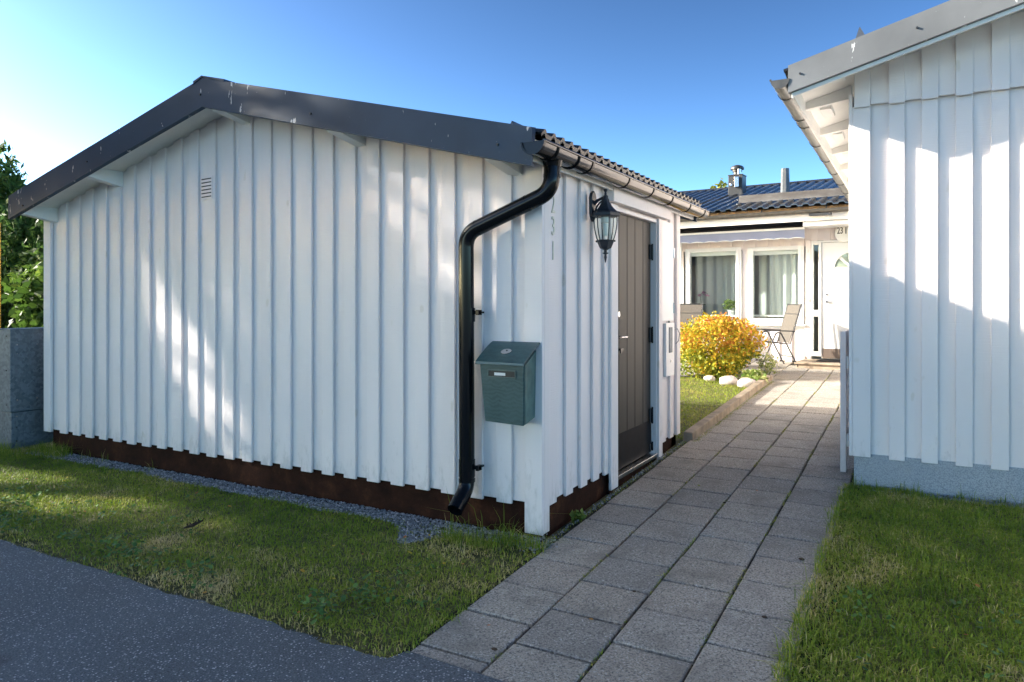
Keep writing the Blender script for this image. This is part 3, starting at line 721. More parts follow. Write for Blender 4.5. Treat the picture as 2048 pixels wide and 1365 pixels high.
# ------------------------------------------------------------------ right house
rh = empty('white_outbuilding', 'white board-clad building with grey gable flashing and blue-grey base, right of the path', 'building', (1.63, 2.1, .08))
rh.location = (0,0,0)
WX = 1.63; WY = 2.1; RE = 9.1; RYB = 8.6; RRX = 5.4
def r_top(x): return 3.275+.268*(x-1.22) if x < RRX else 3.275+.268*(RRX-1.22)-.268*(x-RRX)
mb = MB(); clad(mb, WX+.118, RE, .312, lambda x: 3.02, [1.874+.2155*k for k in range(33)], WY, -1, 'x', th=.026, bw=.106, seed=9); mb.build('front_wall', WHITE, rh, bevel=.0025, seg=1)
mb = MB(); clad(mb, WX+.118, RE, 2.995, lambda x: min(r_top(x)-.14, 9), [1.874+.2155*k for k in range(33)], WY-.04, -1, 'x', th=.024, bw=.106, zt_kinks=(RRX,), seed=10); mb.build('gable_wall', WHITE, rh, bevel=.0025, seg=1)
mb = MB(); clad(mb, WY, RYB, .33, lambda y: 3.12, [WY+.2+.2195*k for k in range(28)], WX, -1, 'y', seed=12); mb.build('left_wall', WHITE, rh)
mb = MB(); mb.box(WX-.004, WX+.12, WY-.05, WY-.003, .312, 3.0); mb.build('corner_board', TRIM, rh, bevel=.004)
mb = MB(); mb.box(WX-.03, WX-.0045, WY-.048, WY+.09, .312, 3.1); mb.build('corner_board', TRIM, rh, bevel=.004)
mb = MB(); mb.box(WX+.010, WX+.1195, WY-.075, WY-.0505, 2.985, r_top(WX)-.11); mb.build('corner_board', TRIM, rh, bevel=.004)
mb = MB(); mb.box(WX+.004, RE-.02, WY-.012, WY+.2, -.1, .33); mb.box(WX+.004, WX+.2, WY+.2, RYB-.02, -.1, .34); mb.build('foundation', STUCCO, rh)
RO = 1.66
mb = MB()
for x0, x1 in ((1.235, RRX), (RRX, RE+.4)):
    mb.hexa([(x0,RO+.03,r_top(x0)-.125),(x1,RO+.03,r_top(x1)-.125),(x1,RYB+.2,r_top(x1)-.125),(x0,RYB+.2,r_top(x0)-.125),(x0,RO+.03,r_top(x0)-.05),(x1,RO+.03,r_top(x1)-.05),(x1,RYB+.2,r_top(x1)-.05),(x0,RYB+.2,r_top(x0)-.05)])
mb.build('soffit', SOFF, rh)
for k in range(7):
    y = RO+.08 if k == 0 else 2.35+(k-1)*1.05
    mb = MB(); mb.hexa([(1.25,y,r_top(1.25)-.185),(WX-.031,y,r_top(WX)-.24),(WX-.031,y+.055,r_top(WX)-.24),(1.25,y+.055,r_top(1.25)-.185),(1.25,y,r_top(1.25)-.126),(WX-.031,y,r_top(WX-.03)-.126),(WX-.031,y+.055,r_top(WX-.03)-.126),(1.25,y+.055,r_top(1.25)-.126)]); mb.build('rafter', SOFF, rh, bevel=.003)
    if k: 
        mb = MB(); mb.box(1.33, 1.42, y+.30, y+.62, r_top(1.33)-.150, r_top(1.42)-.1255); mb.build('soffit_vent', SMOOTHW, rh, bevel=.003)
barge('flashing', 1.215, RRX, RO, .205, BARGE2, rh, r_top, screws=((1.30, 3.20), (2.06, 3.40), (3.0, 3.62)))
barge('flashing', RRX+.002, RE+.4, RO-.004, .205, BARGE2, rh, r_top)
mb = MB(); mb.hexa([(1.24,RO+.032,r_top(1.24)-.235),(RRX,RO+.032,r_top(RRX)-.235),(RRX,RO+.055,r_top(RRX)-.235),(1.24,RO+.055,r_top(1.24)-.235),(1.24,RO+.032,r_top(1.24)-.13),(RRX,RO+.032,r_top(RRX)-.13),(RRX,RO+.055,r_top(RRX)-.13),(1.24,RO+.055,r_top(1.24)-.13)]); mb.build('bargeboard', SOFF, rh)
mb = MB(); tile_roof(mb, (RRX, r_top(RRX)-.035), (1.21, r_top(1.21)-.035), RO+.06, RYB+.18, .2, .02); tile_roof(mb, (RRX, r_top(RRX)-.035), (RE+.38, r_top(RE+.38)-.035), RO+.06, RYB+.18, .2, .02); mb.build('roof', TILE, rh)
mb = MB(); mb.box(1.232, 1.252, RO+.05, RYB+.18, 3.04, 3.22); mb.build('fascia', SOFF, rh)
gutter(1.158, 3.175, .068, RO-.01, RYB+.3, GUTTER2, rh, -1, [2.0, 2.75, 3.05, 3.95, 4.85, 5.75, 6.65, 7.55], BLACKP, fall=.004)
mb = MB(); x = 1.68; zb = r_top(x); mb.prism([(x-.06,zb-.02),(x+.09,zb+.0),(x+.005,zb+.17)], 1.93, 1.94); mb.hexa([(x-.06,1.94,zb-.02),(x-.052,1.94,zb-.02),(x-.052,8,zb-.02),(x-.06,8,zb-.02),(x+.0,1.94,zb+.17),(x+.008,1.94,zb+.17),(x+.008,8,zb+.17),(x+.0,8,zb+.17)]); mb.build('snow_guard', GALV_B, rh)

# ------------------------------------------------------------------ garden gate beside the right building
gt = empty('garden_gate', 'open white wooden gate with lattice infill, against the corner of the right building', 'gate', (1.53, 2.42, .1))
mb = MB(); mb.box(-.022, .022, 0, .09, .0, 1.155); mb.build('stile', TRIM, gt, bevel=.003)
mb = MB(); mb.box(-.022, .022, .90, .99, .0, 1.155); mb.build('stile', TRIM, gt, bevel=.003)
mb = MB(); mb.box(-.012, .012, .091, .899, .93, 1.15); mb.build('rail', TRIM, gt, bevel=.003)
mb = MB(); mb.box(-.012, .012, .091, .899, .22, .33); mb.build('rail', TRIM, gt, bevel=.003)
for k in range(7):
    mb = MB(); y = .13+k*.115; mb.box(-.008, .008, y, y+.05, .331, .929); mb.build('slat', TRIM, gt, bevel=.002)
mb = MB()
for k in range(6):
    z = .40+k*.095; mb.lathe((.03,.20,z), [(0,-.02),(.02,-.012),(.022,.012),(0,.02)], 8)
mb.tube([(.03,.20,.34),(.03,.20,.92)], .007, 6); mb.build('turned_bar', TRIM, gt)
for z in (.90, .26):
    mb = MB(); mb.box(.0225, .038, .02, .075, z-.05, z+.05); mb.box(.0225, .03, .06, .40, z-.02, z+.02); mb.build('hinge', SMOOTHW, gt, bevel=.002)
mb = MB(); mb.bar((.034,.10,.86),(.034,.36,.70), .012, .02, up=(1,0,0)); mb.build('brace', TRIM, gt)

# ------------------------------------------------------------------ far house (local x along its front, -y towards us)
HO = (0.6, 10.0); ha = R(-4)
fh = empty('dwelling_house', 'white house with dark roof and two wide windows at the end of the path', 'house', (HO[0], HO[1], 0), ha)
HL, HR = -9.0, 6.0
def wseg(x0, x1, z0, z1, seed):
    m = MB(); es = [(-9.0+.2195*k) for k in range(80)]
    clad(m, x0, x1, z0, lambda x: z1, [e for e in es if e > x0-.05 and e < x1-.03], 0, -1, 'x', seed=seed); return m
mb = MB()
for a in ((HL,-2.62,.40,2.98),(-2.62,-.30,2.50,2.98),(-2.62,-.30,.40,1.02),(-1.45,-1.35,1.0,2.62),(-.30,-.21,.40,2.98),(-.21,1.02,2.60,2.98),(1.02,HR,.40,2.98)):
    q = wseg(*a, seed=21); mb.add(q.v, q.f)
mb.build('front_wall', WHITE, fh)
mb = MB(); mb.box(HL, HR, .25, 8.0, .2, .45); mb.box(HL, HL+.1, .02, 8, .4, 3); mb.box(HR-.1, HR, .02, 8, .4, 3); mb.box(HL,HR,7.9,8,.4,3); mb.build('wall', SOFF, fh)
mb = MB(); mb.box(HL, -.55, -.01, .25, .2, .40); mb.build('base', PLINTH, fh)
# rooms behind the glass
mb = MB(); mb.add([(HL+.2,1.8,.45),(HR-.2,1.8,.45),(HR-.2,1.8,2.9),(HL+.2,1.8,2.9)], [(0,1,2,3)]); mb.add([(HL+.2,.06,2.9),(HR-.2,.06,2.9),(HR-.2,1.8,2.9),(HL+.2,1.8,2.9)], [(0,1,2,3)]); mb.build('room_wall', ROOM, fh)
def window(x0, x1, z0, z1, curtain):
    f = MB(); t = .055
    f.box(x0-.10, x0-.001, -.045, .05, z0-.09, z1+.07); f.box(x1+.001, x1+.10, -.045, .05, z0-.09, z1+.07)
    f.box(x0-.001, x1+.001, -.045, .05, z1+.001, z1+.07); f.box(x0-.001, x1+.001, -.045, .05, z0-.09, z0-.001)
    f.box(x0-.06, x0+.0, -.056, -.0451, z0-.05, z1+.04); f.box(x1, x1+.06, -.056, -.0451, z0-.05, z1+.04); f.box(x0, x1, -.056, -.0451, z1, z1+.04); f.box(x0, x1, -.056, -.0451, z0-.05, z0)
    w_ = f.build('window', SMOOTHW, fh, bevel=.003)
    s = MB(); s.box(x0-.13, x1+.13, -.09, -.0565, z0-.135, z0-.10); s.box(x0-.16, x1+.16, -.035, -.0255, z0-.19, z0-.1355); s.build('sill', SMOOTHW, w_, bevel=.003)
    p = MB(); p.add([(x0,-.01,z0),(x1,-.01,z0),(x1,-.01,z1),(x0,-.01,z1)], [(0,1,2,3)]); p.build('pane', GLASS, w_)
    b = MB(); b.box(x0, x1, .03, .055, z1-.075, z1)
    for k in range(3): b.box(x0+(k+.5)*(x1-x0)/3, x0+(k+.5)*(x1-x0)/3+.012, .026, .0299, z1-.085, z1)
    b.build('blind', SMOOTHW, w_)
    s = MB(); s.box(x0-.1, x1+.1, .06, .30, z0+.03, z0+.06); s.build('inner_sill', SMOOTHW, w_)
    if curtain:
        for (c0, c1, yy, amp, fr_) in curtain:
            m = MB(); n = int((c1-c0)*160); V = []
            for i in range(n+1):
                x = c0+(c1-c0)*i/n; y = yy+amp*math.sin(fr_*x+.8*math.sin(x*7)); V += [(x, y, z0-.02), (x, y+amp*.2*math.sin(x*30), z1-.03)]
            m.add(V, [(2*i, 2*i+2, 2*i+3, 2*i+1) for i in range(n)]); m.build('curtain', CURT, w_, smooth=True)
    return w_
window(-2.47, -1.565, 1.18, 2.475, [(-2.52, -1.52, .42, .03, 34)])
window(-1.24, -.43, 1.19, 2.455, [(-.98, -.40, .16, .022, 40), (-1.27, -.97, .48, .02, 34)])
# side light and front door
f = MB(); f.box(-.205, -.17, -.05, .04, .52, 2.60); f.box(-.08, -.035, -.05, .04, .52, 2.60); f.box(-.17,-.08,-.05,.04,2.53,2.60); f.box(-.17,-.08,-.05,.04,1.235,1.35); f.box(-.17,-.08,-.05,.04,.52,.60)
f.box(-.035, 1.02, -.05, .04, 2.565, 2.60); f.box(.97, 1.02, -.05, .04, .47, 2.565); f.build('door_frame', SMOOTHW, fh, bevel=.003)
for z0, z1 in ((1.35,2.53),(.60,1.235)):
    s = MB(); s.add([(-.17,-.01,z0),(-.08,-.01,z0),(-.08,-.01,z1),(-.17,-.01,z1)], [(0,1,2,3)]); s.build('side_light', DGLASS, fh)
def fan(cx, cz, r, a0, a1, n=8):
    return [(cx, cz)]+[(cx+r*math.cos(a0+(a1-a0)*k/n), cz+r*math.sin(a0+(a1-a0)*k/n)) for k in range(n+1)]
dr = MB(); dr.box(-.032, .965, -.03, .02, .48, 2.56); dr = dr.build('front_door', SMOOTHW, fh, bevel=.002)
for k in range(4):
    s = MB(); a0 = math.pi*k/4+.07; a1 = math.pi*(k+1)/4-.07
    cc = (.465+.03*math.cos((a0+a1)/2), 2.095+.03*math.sin((a0+a1)/2)); s.prism(fan(cc[0], cc[1], .245, a0, a1), -.034, -.0305); s.build('fan_light', DGLASS, dr)
s = MB(); n = 20
s.prism([(.465+.31*math.cos(math.pi*k/n), 2.085+.31*math.sin(math.pi*k/n)) for k in range(n+1)]+[(.465+.285*math.cos(math.pi*(n-k)/n), 2.085+.285*math.sin(math.pi*(n-k)/n)) for k in range(n+1)], -.044, -.0302); s.box(.15, .78, -.046, -.0305, 2.045, 2.083); s.build('fan_frame', SMOOTHW, dr, bevel=.002)
s = MB(); s.tube([(.055,-.03,1.50),(.055,-.07,1.50)], .022, 10); s.tube([(.055,-.07,1.50),(.175,-.07,1.50)], .009, 8); s.build('handle', STEEL, dr, smooth=True)
s = MB(); s.tube([(.055,-.03,1.63),(.055,-.045,1.63)], .022, 10); s.build('lock_cylinder', STEEL, dr, smooth=True)
s = MB(); s.box(-.02, .955, -.034, -.0302, .485, .66); s.build('kick_plate', KICKB, dr)
for k in range(7):
    s = MB(); s.box(.06+k*.11, .066+k*.11, -.0315, -.0302, .70, 1.35); s.build('door_groove', SOFF, dr)
# trim column left of side light, doorbell
s = MB(); s.box(-.30, -.212, -.05, -.0275, .50, 2.62); s.build('door_trim', TRIM, fh, bevel=.002)
s = MB(); s.box(-.275, -.235, -.065, -.0505, 1.50, 1.56); s.build('doorbell', SOFF, fh, bevel=.004)
# eaves
s = MB(); s.box(HL-.3, HR+.3, -.69, -.665, 2.90, 3.10); s.build('fascia', SMOOTHW, fh)
s = MB(); s.box(HL-.3, HR+.3, -.664, .0, 2.985, 3.0); s.build('soffit', SOFF, fh)
s = MB(); s.box(-.23, HR, -.64, -.10, 2.815, 2.895); s.build('porch_beam', SMOOTHW, fh, bevel=.004)
s = MB(); s.box(HL, HR, -.05, -.0265, 2.88, 2.98); s.build('frieze', WHITE, fh)
# gutter as a long half pipe
mb = MB(); n = 10
prof = [(-.755+.062*math.cos(math.pi+math.pi*k/n), 3.075+.062*math.sin(math.pi+math.pi*k/n)) for k in range(n+1)]
mb.prism(prof+[(y, z+.004) for y, z in prof[::-1]], HL-.3, HR+.3, 'x'); gg = mb.build('gutter', GUTTER2, fh)
s = MB(); s.tube([(HL-.3,-.817,3.079),(HR+.3,-.817,3.079)], .008, 6); s.build('rim', GUTTER2, gg)
for k in range(12):
    x = HL+.6+k*1.07; s = MB(); s.bar((x,-.66,3.20),(x+.02,-.815,3.09), .025, .005); s.build('bracket', DARKM, gg)
s = MB(); s.box(.0-.1, .25, -.80, -.71, 2.975, 3.012); s.build('outlet', DARKM, gg)
# roof sheet with ribs running down the slope
def h_roof(y): return 3.16+.255*(y+.80)
mb = MB(); V = []; F = []; ribs = .19; nx = int((HR-HL+.8)/ribs)
xs = []
for k in range(nx+1):
    x = HL-.4+k*ribs; xs += [(x, 0), (x+.075, 0), (x+.09, .028), (x+.155, .034), (x+.17, .028)]
steps = [(-.80+.35*k) for k in range(12)]
for j in range(11):
    y0, y1 = steps[j], steps[j+1]; b = len(V)
    for x, h in xs: V += [(x, y0-.02, h_roof(y0-.02)+h+.012), (x, y1, h_roof(y1)+h+.006), (x, y0-.02, h_roof(y0-.02)+h-.008)]
    for k in range(len(xs)-1):
        a = b+3*k; F += [(a, a+3, a+4, a+1), (a+2, a+5, a+3, a)]
mb.add(V, F); mb.build('roof', ROOF2, fh)
yr = steps[11]; s = MB(); s.add([(HL-.4,yr,h_roof(yr)-.03),(HR+.4,yr,h_roof(yr)-.03),(HR+.4,yr+4,h_roof(yr)-1.0),(HL-.4,yr+4,h_roof(yr)-1.0)], [(0,1,2,3)]); s.tube([(HL-.4,yr,h_roof(yr)+.01),(HR+.4,yr,h_roof(yr)+.01)], .05, 8); s.build('ridge', ROOF2, fh)
s = MB(); s.hexa([(HL-.3,-.66,3.1),(HR+.3,-.66,3.1),(HR+.3,yr,h_roof(yr)-.12),(HL-.3,yr,h_roof(yr)-.12),(HL-.3,-.66,3.15),(HR+.3,-.66,3.15),(HR+.3,yr,h_roof(yr)-.06),(HL-.3,yr,h_roof(yr)-.06)]); s.build('roof_deck', WOODIN, fh)
# snow guard
s = MB(); yg = -.10; s.hexa([(-1.50,yg,h_roof(yg)+.035),(3.0,yg,h_roof(yg)+.035),(3.0,yg+.012,h_roof(yg)+.035),(-1.50,yg+.012,h_roof(yg)+.035),(-1.50,yg+.05,h_roof(yg)+.185),(3.0,yg+.05,h_roof(yg)+.185),(3.0,yg+.062,h_roof(yg)+.185),(-1.50,yg+.062,h_roof(yg)+.185)])
for x in (-1.2,-.3,.6): s.bar((x,yg+.05,h_roof(yg)+.15),(x,yg+.3,h_roof(yg+.3)+.03), .03, .006)
s.build('snow_guard', GUARD, fh)
# chimney with cowl
cx, cy = -2.05, 1.75; cz = h_roof(cy)
s = MB(); s.box(cx-.15, cx+.15, cy-.15, cy+.15, cz-.15, cz+.40); s.box(cx-.16, cx+.16, cy-.16, cy+.16, cz+.3995, cz+.42)
ch = s.build('chimney', DARKM, fh, bevel=.004)
s = MB(); s.box(cx+.00, cx+.09, cy-.22, cy-.1505, cz+.14, cz+.36); s.tube([(cx-.08,cy-.18,cz+.2),(cx-.08,cy-.15,cz+.2)], .03, 8); s.build('control_box', STEEL, ch, bevel=.004)
s = MB(); s.lathe((cx,cy,cz), [(.08,.42),(.08,.49),(.10,.495),(.105,.54),(.145,.545),(.14,.59),(.105,.62),(.05,.64),(0,.645)], 18); s.build('cowl', DARKM, ch, smooth=True)
s = MB(); s.tube([(cx+.07,cy-.09,cz+.43),(cx+.07,cy-.09,cz+.535)], .04, 10); s.build('fan_duct', STEEL, ch, smooth=True)
cx, cy = -.90, 1.05; cz = h_roof(cy); s = MB(); s.lathe((cx,cy,cz), [(.10,-.1),(.088,.1),(.078,.52),(.060,.525),(.060,.50),(0,.50)], 8, R(22)); s.build('vent_pipe', simple('grey_vent_metal', (.11,.115,.12), .4, .2), fh)
# awning
s = MB(); s.box(-4.4, -.25, -.385, -.345, 2.79, 2.83); aw = s.build('awning_rail', SMOOTHW, fh, bevel=.004)
s = MB(); s.hexa([(-4.4,-.345,2.826),(-.30,-.345,2.826),(-.30,-.06,2.93),(-4.4,-.06,2.93),(-4.4,-.345,2.832),(-.30,-.345,2.832),(-.30,-.06,2.936),(-4.4,-.06,2.936)]); s.box(-4.4,-.30,-.14,-.06,2.86,2.975); s.build('awning_fabric', AWND, aw)
s = MB(); n = 260; V = []
for i in range(n+1):
    x = -4.4+4.15*i/n; sc = .018*abs(math.sin(x*math.pi/.26)); yy = -.385+.012*math.sin(x*3.0)
    V += [(x, -.387, 2.79), (x, yy-.004, 2.635+sc), (x, yy-.005, 2.622+sc)]
s.add(V, [(3*i, 3*i+1, 3*i+4, 3*i+3) for i in range(n)]); s.build('valance', AWN, aw)
s = MB(); s.add(V, [(3*i+1, 3*i+2, 3*i+5, 3*i+4) for i in range(n)]); s.build('valance_trim', SMOOTHW, aw)
# round number lamp with house number
s = MB(); s.tube([(.36,-.051,2.71),(.36,-.10,2.71)], .165, 28); nl = s.build('number_disc', SMOOTHW, fh, bevel=.012)
text_mesh('23', .165, .002, BLACK, 'digit', nl, Matrix.Translation((.285, -.1022, 2.755)) @ RotFront, 0, .62, .0018)
s = MB(); s.box(.372, .387, -.1045, -.1005, 2.70, 2.813); s.build('digit', BLACK, nl)
# downpipe at the far left window
s = MB(); s.tube([(-2.64,-.08,.5),(-2.64,-.08,2.95)], .022, 8); s.build('white_pipe', SMOOTHW, fh)

# ------------------------------------------------------------------ step and door mat
ca, sa = math.cos(ha), math.sin(ha)
def hw(x, y, z=0): return (HO[0]+x*ca-y*sa, HO[1]+x*sa+y*ca, z)
st = empty('door_step', 'low worn stone step in front of the white front door', 'step', hw(.55, -.45, .36), ha)
mb = MB(); mb.box(-.85, 1.5, -.40, .44, -.05, .065); mb.build('riser', STEPM, st, bevel=.008)
mb = MB(); mb.box(-.88, 1.5, -.43, .44, .0655, .10); mb.build('tread', STEPM, st, bevel=.01)
mt = MB(); mt.box(-.45, .55, -.23, .18, .0, .018); mt = mt.build('doormat', RUBBER, None, bevel=.004, loc=hw(.42, -.34, .461)); mt.rotation_euler = (0,0,ha)
tag(mt, 'black ribbed rubber doormat on the step by the white front door', 'doormat')

# ------------------------------------------------------------------ potted plants behind the left window
def leaves(center, n, size, mat, name, parent, shape, tint, seed=0, droop=0, ell=1.8):
    rg = np.random.default_rng(seed)
    P = shape(rg, n); n = len(P)
    d = rg.normal(size=(n, 3)); d /= np.linalg.norm(d, axis=1)[:, None]
    q = rg.normal(size=(n, 3)); q -= (q*d).sum(1)[:, None]*d; q /= np.linalg.norm(q, axis=1)[:, None]
    s = size*rg.uniform(.6, 1.3, n)[:, None]
    nn = np.cross(d, q)
    a = P-d*s*ell/2; b = P+q*s*.5+nn*s*.1; c = P+d*s*ell/2+nn*s*-.15; e = P-q*s*.5+nn*s*.1
    V = np.stack([a, b, c, e], 1).reshape(-1, 3); F = np.arange(4*n).reshape(-1, 4)
    t = tint(P, rg, n) if callable(tint) else rg.uniform(*tint, n)
    return fastmesh(name, V, F, mat, parent, np.repeat(np.clip(t, 0, 1), 4))
def ellipsoid(c, r, hollow=.35, lumps=0, seed=3):
    c = np.array(c); r = np.array(r)
    rl = np.random.default_rng(seed); LD = rl.normal(size=(max(lumps, 1), 3)); LD /= np.linalg.norm(LD, axis=1)[:, None]
    def f(rg, n):
        d = rg.normal(size=(n, 3)); d /= np.linalg.norm(d, axis=1)[:, None]
        rad = (hollow**3+(1-hollow**3)*rg.random(n))**(1/3)
        if lumps:
            k = (d @ LD.T).max(1); rad *= .72+.38*np.clip((k-.75)/.25, 0, 1)+.06*rg.normal(size=n)
        return c+d*rad[:, None]*r
    return f
po = empty('potted_orchid', 'pink orchid in a dark pot on the inner sill of the left window', 'potted plant', hw(-2.34, .18, 1.24), ha)
mb = MB(); mb.lathe((0,0,0), [(.04,0),(.055,.10),(.05,.10),(0,.09)], 14); mb.build('pot', DARKM, po)
mb = MB(); mb.tube([(0,0,.09),(.02,0,.25),(.0,0,.40),(.08,-.01,.46),(.16,-.01,.42)], .004, 5); mb.build('stem', LEAF, po)
leaves(None, 36, .035, PINK, 'flower', po, lambda rg, n: np.array([(.0,0,.40)]*(n//3)+[(.08,-.01,.44)]*(n//3)+[(.15,-.01,.40)]*(n//3))+rg.normal(size=(n//3*3,3))*.018, (0,1), 5)
leaves(None, 14, .07, LEAF, 'leaf', po, lambda rg, n: np.array((0,0,.12))+rg.normal(size=(n,3))*.04, (.3,1), 6)
pp = empty('potted_plant', 'green leafy plant in a white pot on the inner sill of the left window', 'potted plant', hw(-1.72, .18, 1.24), ha)
mb = MB(); mb.lathe((0,0,0), [(.05,0),(.065,.10),(.06,.10),(0,.09)], 14); mb.build('pot', SMOOTHW, pp)
leaves(None, 90, .05, LEAF_H, 'leaf', pp, ellipsoid((0,0,.20), (.17,.08,.12)), (0,.5), 7)

# ------------------------------------------------------------------ garden chairs
def make_chair(label, loc, rz):
    t = empty('garden_chair', label, 'chair', loc, rz, 'reclining garden chairs on the patio')
    # local: faces -x, seat width along y
    W = .27
    mb = MB(); mb.hexa([(-.24,-W+.02,.44),(.20,-W+.02,.40),(.20,W-.02,.40),(-.24,W-.02,.44),(-.24,-W+.02,.448),(.20,-W+.02,.408),(.20,W-.02,.408),(-.24,W-.02,.448)]); mb.build('seat', FABRIC, t)
    mb = MB(); mb.hexa([(.18,-W+.02,.42),(.188,-W+.02,.42),(.188,W-.02,.42),(.18,W-.02,.42),(.38,-W+.02,1.08),(.388,-W+.02,1.08),(.388,W-.02,1.08),(.38,W-.02,1.08)]); mb.build('backrest', FABRIC, t)
    for s in (-1, 1):
        y = s*W
        mb = MB(); mb.tube([(-.26,y,.445),(.19,y,.405),(.39,y,1.09)], .011, 8); mb.build('side_rail', DARKM, t, smooth=True)
        mb = MB(); mb.tube(arc_path([(-.33,y*1.05,.0),(-.06,y*1.05,.60),(.02,y*1.05,.60),(.33,y*1.05,.0)], .05, 5), .012, 8); mb.build('leg', DARKM, t, smooth=True)
        mb = MB(); mb.bar((-.30,y*1.05,.645),(.27,y*1.05,.625), .05, .02); mb.build('armrest', DARKM, t, bevel=.006)
    mb = MB(); mb.tube([(-.235,-W,.2),(-.235,W,.2)], .009, 6); mb.tube([(.235,-W,.18),(.235,W,.18)], .009, 6); mb.tube([(.385,-W,1.085),(.385,W,1.085)], .011, 6); mb.tube([(.33,-W,.92),(.33,W,.92)], .006, 6); mb.build('crossbar', DARKM, t)
    return t
make_chair('grey sling garden chair between the orange bush and the front door', (-.15, 9.25, ground(9.3)+.003), R(32))
make_chair('grey sling garden chair behind the kettle grill, partly hidden by the shed corner', (-1.80, 9.35, ground(9.3)+.003), R(85))
# ------------------------------------------------------------------ kettle grill
kg = empty('kettle_grill', 'black kettle grill on three legs beside the orange bush', 'grill', (-1.62, 8.55, ground(8.55)+.003))
mb = MB(); mb.lathe((0,0,0), [(.02,.44),(.12,.46),(.22,.52),(.275,.60),(.285,.68),(.29,.685),(.285,.69),(.27,.69),(.26,.62),(0,.48)], 26); mb.build('bowl', BLACKP, kg, smooth=True)
mb = MB(); mb.lathe((0,0,.692), [(.275,0),(.275,.008),(0,.010)], 26); mb.build('grate', STEEL, kg)
for a in (20, 140, 260):
    mb = MB(); mb.tube([(.13*math.cos(R(a)),.13*math.sin(R(a)),.48),(.24*math.cos(R(a)),.24*math.sin(R(a)),.0)], .013, 8); mb.build('leg', STEEL, kg, smooth=True)
mb = MB(); mb.tube([(.28,-.08,.64),(.36,-.07,.65),(.36,.07,.65),(.28,.08,.64)], .010, 8); mb.build('handle', DARKM, kg)
mb = MB(); mb.lathe((0,0,.20), [(.17,0),(.17,.01),(0,.012)], 20); mb.build('ash_tray', STEEL, kg)

# ------------------------------------------------------------------ kerb
kb = empty('lawn_kerb', 'weathered timber kerb between the back lawn and the path', 'kerb', (.07, 3.1, ground(3.1)))
y = 3.04
while y < 7.5:
    y2 = min(y+random.choice((1.0, 1.2)), 7.55); dx = random.uniform(-.006,.006)
    mb = MB(); off = -.0
    mb.hexa([(off+dx-.05,y-3.1,ground(y)-ground(3.1)-.05),(off+dx+.055,y-3.1,ground(y)-ground(3.1)-.05),(off+dx+.055,y2-3.1-.006,ground(y2)-ground(3.1)-.05),(off+dx-.05,y2-3.1-.006,ground(y2)-ground(3.1)-.05),
             (off+dx-.045,y-3.1,ground(y)-ground(3.1)+.085),(off+dx+.05,y-3.1,ground(y)-ground(3.1)+.082),(off+dx+.05,y2-3.1-.006,ground(y2)-ground(3.1)+.082),(off+dx-.045,y2-3.1-.006,ground(y2)-ground(3.1)+.085)])
    mb.build('plank', KERB, kb, bevel=.012, seg=3); y = y2

# ------------------------------------------------------------------ grass
def blades(name, pts, h, wd, label, tint, mat=GRASS, lean=1.25, seed=0):
    rg = np.random.default_rng(seed); n = len(pts); pts = np.asarray(pts)
    a = rg.uniform(0, 2*np.pi, n); ln = rg.normal(0, lean, n); dirx = np.cos(a); diry = np.sin(a)
    hh = h*rg.uniform(.45, 1.25, n)*(pts[:, 3] if pts.shape[1] > 3 else 1)
    side = np.stack([-diry, dirx, np.zeros(n)], 1)*wd*rg.uniform(.6, 1.3, n)[:, None]/2
    l1 = np.stack([dirx*np.abs(ln)*hh*.25, diry*np.abs(ln)*hh*.25, hh*.55], 1)
    l2 = np.stack([dirx*np.abs(ln)*hh*1.0, diry*np.abs(ln)*hh*1.0, hh/np.sqrt(1+.6*ln**2)], 1)
    B = pts[:, :3]
    V = np.stack([B-side, B+side, B+l1+side*.75, B+l1-side*.75, B+l2], 1).reshape(-1, 3)
    i = np.arange(n)*5
    F = np.stack([np.stack([i, i+1, i+2, i+3], 1), np.stack([i+3, i+2, i+4, i+4], 1)], 1).reshape(-1, 4)
    # triangles: use separate triangle list
    T = np.concatenate([np.stack([i, i+1, i+2], 1), np.stack([i, i+2, i+3], 1), np.stack([i+3, i+2, i+4], 1)])
    t = np.repeat(np.clip(tint, 0, 1), 5)
    o = fastmesh(name, V, T, mat, None, t); o['kind'] = 'stuff'; o['label'] = label; o['category'] = 'grass'; return o
def nz(x, y, s, o=0): return mnoise.noise(Vector((x*s, y*s, o)))
def scatter(x0, x1, y0, y1, n, keep, seed):
    rg = np.random.default_rng(seed); out = []; tn = []
    X = rg.uniform(x0, x1, n); Y = rg.uniform(y0, y1, n); Rr = rg.random(n)
    for x, y, r in zip(X, Y, Rr):
        k = keep(x, y)
        if k <= 0 or r > min(1, k): continue
        m = .5+.5*nz(x, y, 1.3, 5); c = nz(x, y, 5, 1)
        out.append((x, y, ground(y)+hump(x, y)-.005, .75+.5*m+.3*c))
        d = nz(x, y, 1.1, 9)*1.2+nz(x, y, 3.5, 2)*.9+nz(x, y, 12, 4)*.4
        tn.append(.47+.43*d+.13*rg.normal()+(.25 if rg.random() < .08 else 0))
    return np.array(out), np.array(tn)
def hump(x, y): return 0.0
def gravel_w(x):    # width of the gravel strip in front of the shed
    wv = .17+.06*nz(x, 0, 1.4, 7)+.035*nz(x, 0, 6, 7)
    if -1.1 < x < -.35: wv += .28*math.exp(-((x+.78)/.16)**2)
    return wv
def front_edge(x): return -1.60+.03*nz(x, 0, 2.2, 3)
